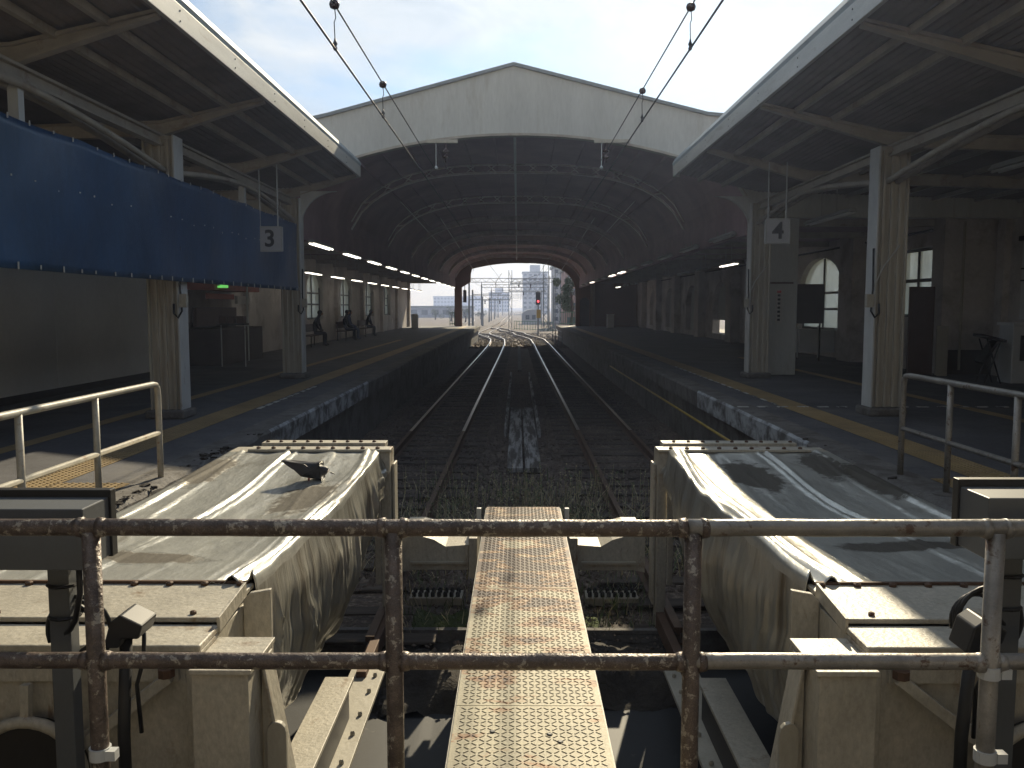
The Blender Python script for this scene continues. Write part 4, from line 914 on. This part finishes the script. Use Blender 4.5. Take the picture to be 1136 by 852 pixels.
# yellow pipe on the right platform wall
tag(MB().tube([(3.22, 9.2, -.52), (3.22, 30, -.53)], .022, 7).build('yellow_pipe', 'yellow', smooth=True), 'thin yellow pipe clipped along the right platform wall', 'pipe')

# ================================================================== PIGEON
pg = thing('pigeon', (-1.53, 6.15, .27), 'dark pigeon pecking on top of the left sheet covered buffer stop', 'pigeon')
def skinned(name, verts, edges, rad, m, parent, sub=2, root=0):
    base = Vector((0, 0, 0)); p = parent
    while p: base += p.location; p = p.parent
    me = bpy.data.meshes.new(name); me.from_pydata([Vector(v) - base for v in verts], edges, []); 
    bm = bmesh.new(); bm.from_mesh(me); bm.verts.layers.skin.verify(); bm.to_mesh(me); bm.free()
    o = bpy.data.objects.new(name, me); COL.objects.link(o); o.parent = parent
    for i, rr in enumerate(rad):
        sv = me.skin_vertices[0].data[i]; sv.radius = (rr, rr) if not isinstance(rr, tuple) else rr; sv.use_root = (i == root)
    o.modifiers.new('skin', 'SKIN').use_smooth_shade = True; sb = o.modifiers.new('sub', 'SUBSURF'); sb.levels = sub; sb.render_levels = sub
    dg = bpy.context.evaluated_depsgraph_get(); dg.update(); nm = bpy.data.meshes.new_from_object(o.evaluated_get(dg)); o.modifiers.clear(); o.data = nm
    nm.materials.clear(); nm.materials.append(M[m]); 
    for f in nm.polygons: f.use_smooth = True
    return o
px, py, pz = -1.50, 6.10, .245
pb_ = [(px - .17, py, pz + .165), (px - .10, py, pz + .135), (px - .03, py, pz + .105), (px + .04, py, pz + .085), (px + .09, py, pz + .09), (px + .125, py, pz + .095), (px + .15, py, pz + .085)]
body = skinned('body', pb_, [(i, i + 1) for i in range(6)], [(.024, .010), (.040, .026), (.066, .060), (.066, .066), (.044, .048), (.031, .034), (.028, .030)], 'feather', pg, 2, 3)
MB().tube([(px + .165, py, pz + .08), (px + .195, py, pz + .066)], [.007, .002], 6).build('beak', 'black', pg)
for s in (-1, 1):
    MB().add([(px + .05, py + s * .060, pz + .11), (px - .02, py + s * .072, pz + .075), (px - .12, py + s * .04, pz + .125), (px - .19, py + s * .014, pz + .168), (px - .10, py + s * .04, pz + .160), (px - .01, py + s * .058, pz + .15)], [(0, 1, 2, 3, 4, 5)]).build('wing', 'feather', pg, solid=.008)
    lg = MB().tube([(px + .01, py + s * .02, pz + .05), (px + .012, py + s * .02, pz + .004)], .005, 6).build('leg', 'foot', pg)
    b = MB()
    for a in (-35, 0, 35, 180): b.tube([(px + .012, py + s * .02, pz + .005), (px + .012 + .03 * math.cos(R(a)), py + s * .02 + .03 * math.sin(R(a)), pz + .002)], .003, 5)
    b.build('foot', 'foot', lg)
    MB().lathe((px + .152, py + s * .022, pz + .09), [(.001, 0), (.004, .003), (.001, .006)], 6).build('eye', 'redink', pg)

# ================================================================== PEOPLE ON BENCHES
def bench(y, label):
    r = thing('bench', (-7.9, y, 0), label, 'bench', 'benches along the left wall')
    B(-8.12, -7.7, y - 1.2, y + 1.2, .41, .45).build('seat', 'brown', r, bevel=.01); B(-8.14, -8.10, y - 1.2, y + 1.2, .55, .85).build('backrest', 'brown', r, bevel=.01)
    for yy in (y - 1, y + 1):
        for x in (-8.1, -7.75): MB().tube([(x, yy, 0), (x, yy, .85 if x < -8 else .41)], .02, 6).build('leg', 'darkmetal', r)
bench(33.5, 'nearest dark bench by the left wall with one person seated'); bench(40.0, 'second dark bench by the left wall with two people seated'); bench(45.2, 'third dark bench by the left wall with one person seated')
def person(y, coat, label, lean=.05, turn=0.):
    x = -7.82; r = thing('person', (x, y, 0), label, 'person', 'people seated along the left wall')
    V = [(x - .12, y, .53), (x - .10 + lean * .3, y, .75), (x - .08 + lean, y, .98), (x - .06 + lean, y, 1.09), (x - .03 + lean * 1.3, y + turn * .02, 1.20), (x - .02 + lean * 1.4, y + turn * .02, 1.30)]; E_ = [(0, 1), (1, 2), (2, 3), (3, 4), (4, 5)]; Rr = [(.17, .13), (.15, .11), (.17, .10), (.055, .055), (.085, .075), (.08, .085)]
    for s in (-1, 1):
        i = len(V); V += [(x + .0, y + s * .1, .52), (x + .36, y + s * .13, .50), (x + .34, y + s * .13, .09), (x + .47, y + s * .15, .05)]; E_ += [(0, i), (i, i + 1), (i + 1, i + 2), (i + 2, i + 3)]; Rr += [.085, .062, .045, .04]
        i = len(V); V += [(x - .08 + lean, y + s * .19, .97), (x - .0 + lean, y + s * .22, .72), (x + .2, y + s * .12, .62), (x + .27, y + s * .07, .61)]; E_ += [(2, i), (i, i + 1), (i + 1, i + 2), (i + 2, i + 3)]; Rr += [.055, .045, .034, .036]
    o = skinned('body', V, E_, Rr, coat, r, 1)
    hc = Vector(V[5])
    b = MB(); b.lathe((hc.x - .012, hc.y, hc.z - .06), [(.085, 0), (.102, .05), (.095, .1), (.06, .14), (.01, .155)], 10); b.build('hair', 'hair', r, smooth=True)
    b = MB(); b.lathe((hc.x + .045, hc.y, hc.z - .11), [(.03, 0), (.055, .04), (.06, .09), (.045, .12)], 10); b.build('face', 'skin', r, smooth=True)
    MB().cbox((hc.x + .105, hc.y, hc.z - .045), (.03, .02, .03)).build('nose', 'skin', r)
person(33.6, 'cloth1', 'person in a dark coat leaning forward on the nearest bench', .14)
person(39.6, 'cloth1', 'person in a black coat seated on the near half of the second bench', .05)
person(40.6, 'cloth2', 'person in a blue jacket seated on the far half of the second bench', .0)
person(45.2, 'cloth1', 'person in dark clothes bent forward alone on the third bench', .16)
for y, l in ((62.5, 'pale bin at the far end of the left platform'),):
    b = thing('bin', (-7.4, y, 0), l, 'bin', 'platform bins'); MB().lathe((-7.4, y, 0), [(.25, 0), (.27, .9), (.25, .95)], 14).build('body', 'white', b); MB().lathe((-7.4, y, .951), [(.26, 0), (.2, .08)], 14).build('lid', 'hoard', b)
b = thing('bin', (6.9, 64, 0), 'pale bin at the far end of the right platform', 'bin', 'platform bins'); B(6.6, 7.1, 63.8, 64.2, 0, .95).build('body', 'white', b, bevel=.02); B(6.58, 7.12, 63.78, 64.22, .951, 1.0).build('lid', 'hoard', b)

# ================================================================== BEYOND THE SHED
def building(name, label, x0, x1, y0, y1, h, m, floors, bays, roofh=0):
    r = thing(name, ((x0 + x1) / 2, (y0 + y1) / 2, -1.2), label, 'building', 'buildings beyond the shed')
    B(x0, x1, y0, y1, -1.2, h).build('wall', m, r); B(x0 - .3, x1 + .3, y0 - .3, y1 + .3, h + .01, h + .5).build('roof', 'coping', r)
    if roofh: B(x0 + (x1 - x0) * .3, x1 - (x1 - x0) * .3, y0 + 1, y1 - 1, h + .51, h + roofh).build('roof_house', m, r)
    fh = (h + 1.2) / floors; bw = (x1 - x0) / bays; n = 0
    for i in range(floors):
        for j in range(bays):
            if n >= 100: break
            n += 1; B(x0 + bw * (j + .2), x0 + bw * (j + .8), y0 - .06, y0 - .003, -1.2 + fh * (i + .3), -1.2 + fh * (i + .78)).build('window', 'win', r)
    return r
building('apartment_block', 'tall hazy blue office tower in the middle beyond the masts', 2, 11.5, 330, 345, 14.5, 'bld', 9, 5, 3)
building('apartment_block', 'low wide hazy building left of the tall tower', -17, -5, 520, 540, 10, 'bld', 5, 8, 3)
building('apartment_block', 'distant flat topped hazy building at far left of the tracks', -60, -26, 620, 640, 9, 'bld', 4, 14)
building('apartment_block', 'narrow grey tower building behind the lattice mast', 6.2, 10.2, 150, 160, 8.3, 'bld', 7, 4)
building('apartment_block', 'pink walled house block at the right of the portal', 6.1, 9.6, 112, 122, 6.2, 'bldr', 4, 2)
building('apartment_block', 'white narrow building right behind the tree', 7.4, 10.5, 125, 135, 5.3, 'plaster', 4, 2)
building('low_shed', 'long low pale shed left of the far tracks', -40, -12, 230, 240, 1.4, 'bld', 1, 10)
# rounded pale roofed hut right of the tracks
h = thing('rounded_hut', (2.4, 140, -1.2), 'small pale hut with a rounded roof right of the far tracks', 'hut')
pts = [(.7, -1.2)] + [(2.3 - 1.6 * math.cos(R(a)), .3 + .9 * math.sin(R(a))) for a in range(0, 181, 15)] + [(3.9, -1.2)]
MB().prism(pts, 'y', 138, 144).build('wall', 'bld', h); B(1.3, 1.9, 137.9, 137.99, -.4, .3).build('window', 'win', h); B(2.3, 2.9, 137.9, 137.99, -.4, .3).build('window', 'win', h)
def lattice_mast(x, y, h, wd, label, arms=()):
    r = thing('lattice_mast', (x, y, -1.2), label, 'mast', 'lattice masts beside the tracks'); b = MB()
    for sx in (-1, 1):
        for sy in (-1, 1): b.bar((x + sx * wd, y + sy * wd, -1.2), (x + sx * wd, y + sy * wd, h), .06, .06)
    n = int((h + 1.2) / .8)
    for i in range(n):
        z0 = -1.2 + .8 * i
        for sy in (-1, 1): b.bar((x - wd * (-1) ** i, y + sy * wd, z0), (x + wd * (-1) ** i, y + sy * wd, z0 + .8), .035, .035)
    b.build('mast', 'steel', r)
    for (x1, z) in arms:
        a = MB(); a.bar((x, y - wd - .05, z), (x1, y - wd - .05, z), .08, .08); a.bar((x, y - wd - .05, z + .45), (x1, y - wd - .05, z + .45), .05, .05)
        nn_ = max(2, int(abs(x1 - x) / .5))
        for i in range(nn_): xa = x + (x1 - x) * i / nn_; xb = x + (x1 - x) * (i + 1) / nn_; a.bar((xa, y - wd - .05, z + (.45 if i % 2 else 0)), (xb, y - wd - .05, z + (0 if i % 2 else .45)), .03, .03)
        a.build('arm', 'steel', r)
        for q in (.25, .6):
            xx = x + (x1 - x) * q; MB().lathe((xx, y - wd - .05, z - .45), [(.02, 0), (.09, .08), (.03, .16), (.09, .24), (.02, .4)], 8).build('insulator', 'insul', r)
    return r
lattice_mast(-.75, 92, 5.4, .16, 'lattice mast with a cross arm standing between the far tracks', ((-5.2, 2.3), (2.8, 4.0)))
lattice_mast(3.2, 98, 6.2, .3, 'thick lattice mast right of the tracks beyond the portal', ((-1, 3.3),))
lattice_mast(5.0, 108, 6.0, .3, 'second lattice mast farther right beside the pink house', ())
lattice_mast(4.2, 125, 6.0, .4, 'third lattice mast behind the red signal', ())
for i, (x, y, h_) in enumerate(((-4.9, 95, 3.4), (-5.0, 125, 3.0), (-5.2, 160, 3.3), (-5.3, 200, 3.6), (-6.2, 250, 4.0), (-3.0, 300, 4.2))):
    r = thing('catenary_pole', (x, y, -1.2), '%s slim catenary pole along the left of the far tracks' % ORD[i], 'pole', 'catenary poles along the far tracks')
    MB().tube([(x, y, -1.2), (x, y, h_)], [.13, .09], 8).build('pole', 'steel', r); MB().bar((x, y, h_ - .5), (x + 3.2, y, h_ - .4), .07, .07).build('arm', 'steel', r)
for i, y in enumerate((104, 132, 175, 230, 290)):
    xl = lerp(TL, y) - 2.9; xr_ = lerp(TL, y) + 7.2; r = thing('gantry', (xl, y, -1.2), '%s portal gantry spanning the far tracks' % ORD[i], 'gantry', 'wire gantries over the far tracks')
    for x in (xl, xr_): MB().tube([(x, y, -1.2), (x, y, 5.0)], [.13, .1], 8).build('pole', 'steel', r)
    b = MB(); b.bar((xl, y, 4.5), (xr_, y, 4.5), .07, .07); b.bar((xl, y, 4.95), (xr_, y, 4.95), .07, .07)
    for k in range(20): b.bar((xl + k * 10.1 / 20, y, 4.5 + .45 * (k % 2)), (xl + (k + 1) * 10.1 / 20, y, 4.95 - .45 * (k % 2)), .035, .035)
    b.build('beam', 'steel', r)
    for q in (1.5, 3.2, 6.0): MB().tube([(xl + q, y, 4.5), (xl + q, y, 3.9)], .04, 6).build('hanger', 'insul', r)
for k, (x0, x1) in enumerate(((-4.4, -5.2), (-1.3, -1.2), (1.6, 2.6), (3.0, 5.2))):
    tag(MB().tube([(x0, 71, 4.35 - .1 * k), (lerp(TL, 104) + 2.2 * k - 2, 104, 4.3), (lerp(TL, 175) + 2.2 * k - 2, 175, 4.2), (lerp(TL, 290) + 2.2 * k - 2, 290, 4.1)], .02, 5).build('feeder_wire', 'wire'), '%s thin feeder wire from the left running over the far tracks' % ('first', 'second', 'third', 'fourth')[k], 'wire', 'feeder wires over the far tracks')
sg = thing('signal', (1.95, 82, -1.2), 'dark railway signal with a red light right of the tracks', 'signal')
MB().tube([(1.95, 82, -1.2), (1.95, 82, 3.0)], .07, 8).build('post', 'steel', sg); B(1.72, 2.18, 81.8, 81.98, 1.75, 2.95).build('signal_head', 'black', sg, bevel=.05)
M['redlight'] = mat('red_light', (.6, .05, .05), .4, emit=(1, .1, .12), es=1.5); MB().lathe((1.95, 81.74, 2.05), [(.02, -.1), (.11, -.02), (.11, .06), (.02, .12)], 10).build('lens', 'redlight', sg)
B(1.8, 2.2, 81.85, 81.95, .5, 1.3).build('number_plate', 'yellow', sg)
b = thing('signal', (-3.9, 71, 0), 'black two lamp signal hanging beside the portal pillar on the left', 'signal'); B(-4.38, -4.1, 70, 70.2, 1.9, 2.9).build('signal_head', 'black', b, bevel=.06); MB().tube([(-4.24, 70.1, 2.9), (-4.24, 70.1, 3.3)], .03, 6).build('hanger', 'black', b)
# fences
def fence(x0, y0, x1, y1, z0, h, n, label, m='gfence'):
    r = thing('fence', ((x0 + x1) / 2, (y0 + y1) / 2, z0), label, 'fence', 'green fences beyond the platforms')
    for k in range(n + 1): x = x0 + (x1 - x0) * k / n; y = y0 + (y1 - y0) * k / n; MB().bar((x, y, z0), (x, y, z0 + h), .05, .05).build('picket', m, r)
    for z in (z0 + .15, z0 + h - .05): MB().bar((x0, y0, z), (x1, y1, z), .05, .06).build('rail', m, r)
fence(3.6, 73.2, 5.2, 74.5, 0, 1.15, 10, 'green picket fence at the end of the right platform')
fence(-5.6, 72, -4.7, 72.2, 0, 1.1, 5, 'short green fence at the end of the left platform')
fence(-.4, 105, 4.0, 97, -1.2, 1.1, 14, 'pale green fence right of the far tracks')
# ramp handrail at right platform end
r = thing('steps_railing', (3.0, 66, -1.2), 'stepped grey railing going down from the right platform end', 'railing')
for k in range(4): MB().tube([(3.1 - .1 * k, 60 + 3 * k, -1.2), (3.1 - .1 * k, 60 + 3 * k, -.15)], .03, 6).build('post', 'steel', r)
for z in (-.6, -.2): MB().tube([(3.1, 60, z), (2.8, 69, z)], .025, 6).build('rail', 'steel', r)
# trees
def tree(x, y, z, h, cr_, label, n=1500):
    r = thing('tree', (x, y, z), label, 'tree', 'trees beyond the shed')
    b = MB(); b.tube([(x, y, z), (x + .1, y, z + h * .35), (x, y + .1, z + h * .7)], [.16, .11, .05], 8); 
    for k in range(6): a = k * 1.1; b.tube([(x, y, z + h * (.3 + .06 * k)), (x + cr_ * .6 * math.cos(a), y + cr_ * .6 * math.sin(a), z + h * (.55 + .06 * k))], [.05, .015], 6)
    b.build('trunk', 'bark', r)
    cl = [(x + random.gauss(0, cr_ * .5), y + random.gauss(0, cr_ * .5), z + h * random.uniform(.35, .98), cr_ * random.uniform(.22, .42)) for _ in range(13)]; b = MB()
    for _ in range(n):
        c = random.choice(cl); v = Vector((random.gauss(0, 1), random.gauss(0, 1), random.gauss(0, 1))).normalized() * c[3] * random.uniform(.5, 1.05); p_ = Vector(c[:3]) + v
        e1 = Vector((random.gauss(0, 1), random.gauss(0, 1), random.gauss(0, 1))).normalized() * .09; e2 = e1.cross(Vector((random.random(), random.random(), random.random()))).normalized() * .06
        b.add([p_ - e1, p_ + e2, p_ + e1, p_ - e2], [(0, 1, 2, 3)])
    b.build('crown', 'leaf2', r)
tree(4.9, 79, -.2, 4.3, 1.25, 'bushy green tree behind the green fence on the right', 3200)
tree(6.2, 86, -1.2, 6.2, 1.5, 'taller green tree beside the pink house')
for i, (x, y, h_) in enumerate(((-9, 150, 2.4), (-13, 170, 2.6), (-18, 190, 2.2), (-8.5, 200, 2.0), (9, 190, 3.5))): tree(x, y, -1.2, h_, 1.6, '%s low tree of the distant row across the far tracks' % ORD[i], 500)

# ------------------------------------------------------------------ air
hz = MB().box(-400, 400, -8, 900, -2.4, 40).build('haze', 'wall', loc=(0, 0, -2.4))
hm = bpy.data.materials.new('haze_air'); hm.use_nodes = True; t_ = hm.node_tree; t_.nodes.clear(); oo = N(t_, 'ShaderNodeOutputMaterial'); pv = N(t_, 'ShaderNodeVolumePrincipled'); pv.inputs['Color'].default_value = (.52, .64, 1, 1); pv.inputs['Density'].default_value = .0014; pv.inputs['Anisotropy'].default_value = .62
t_.links.new(pv.outputs[0], oo.inputs['Volume']); hz.data.materials.clear(); hz.data.materials.append(hm)
tag(hz, 'thin pale haze in the air along the line', 'haze', kind='stuff')
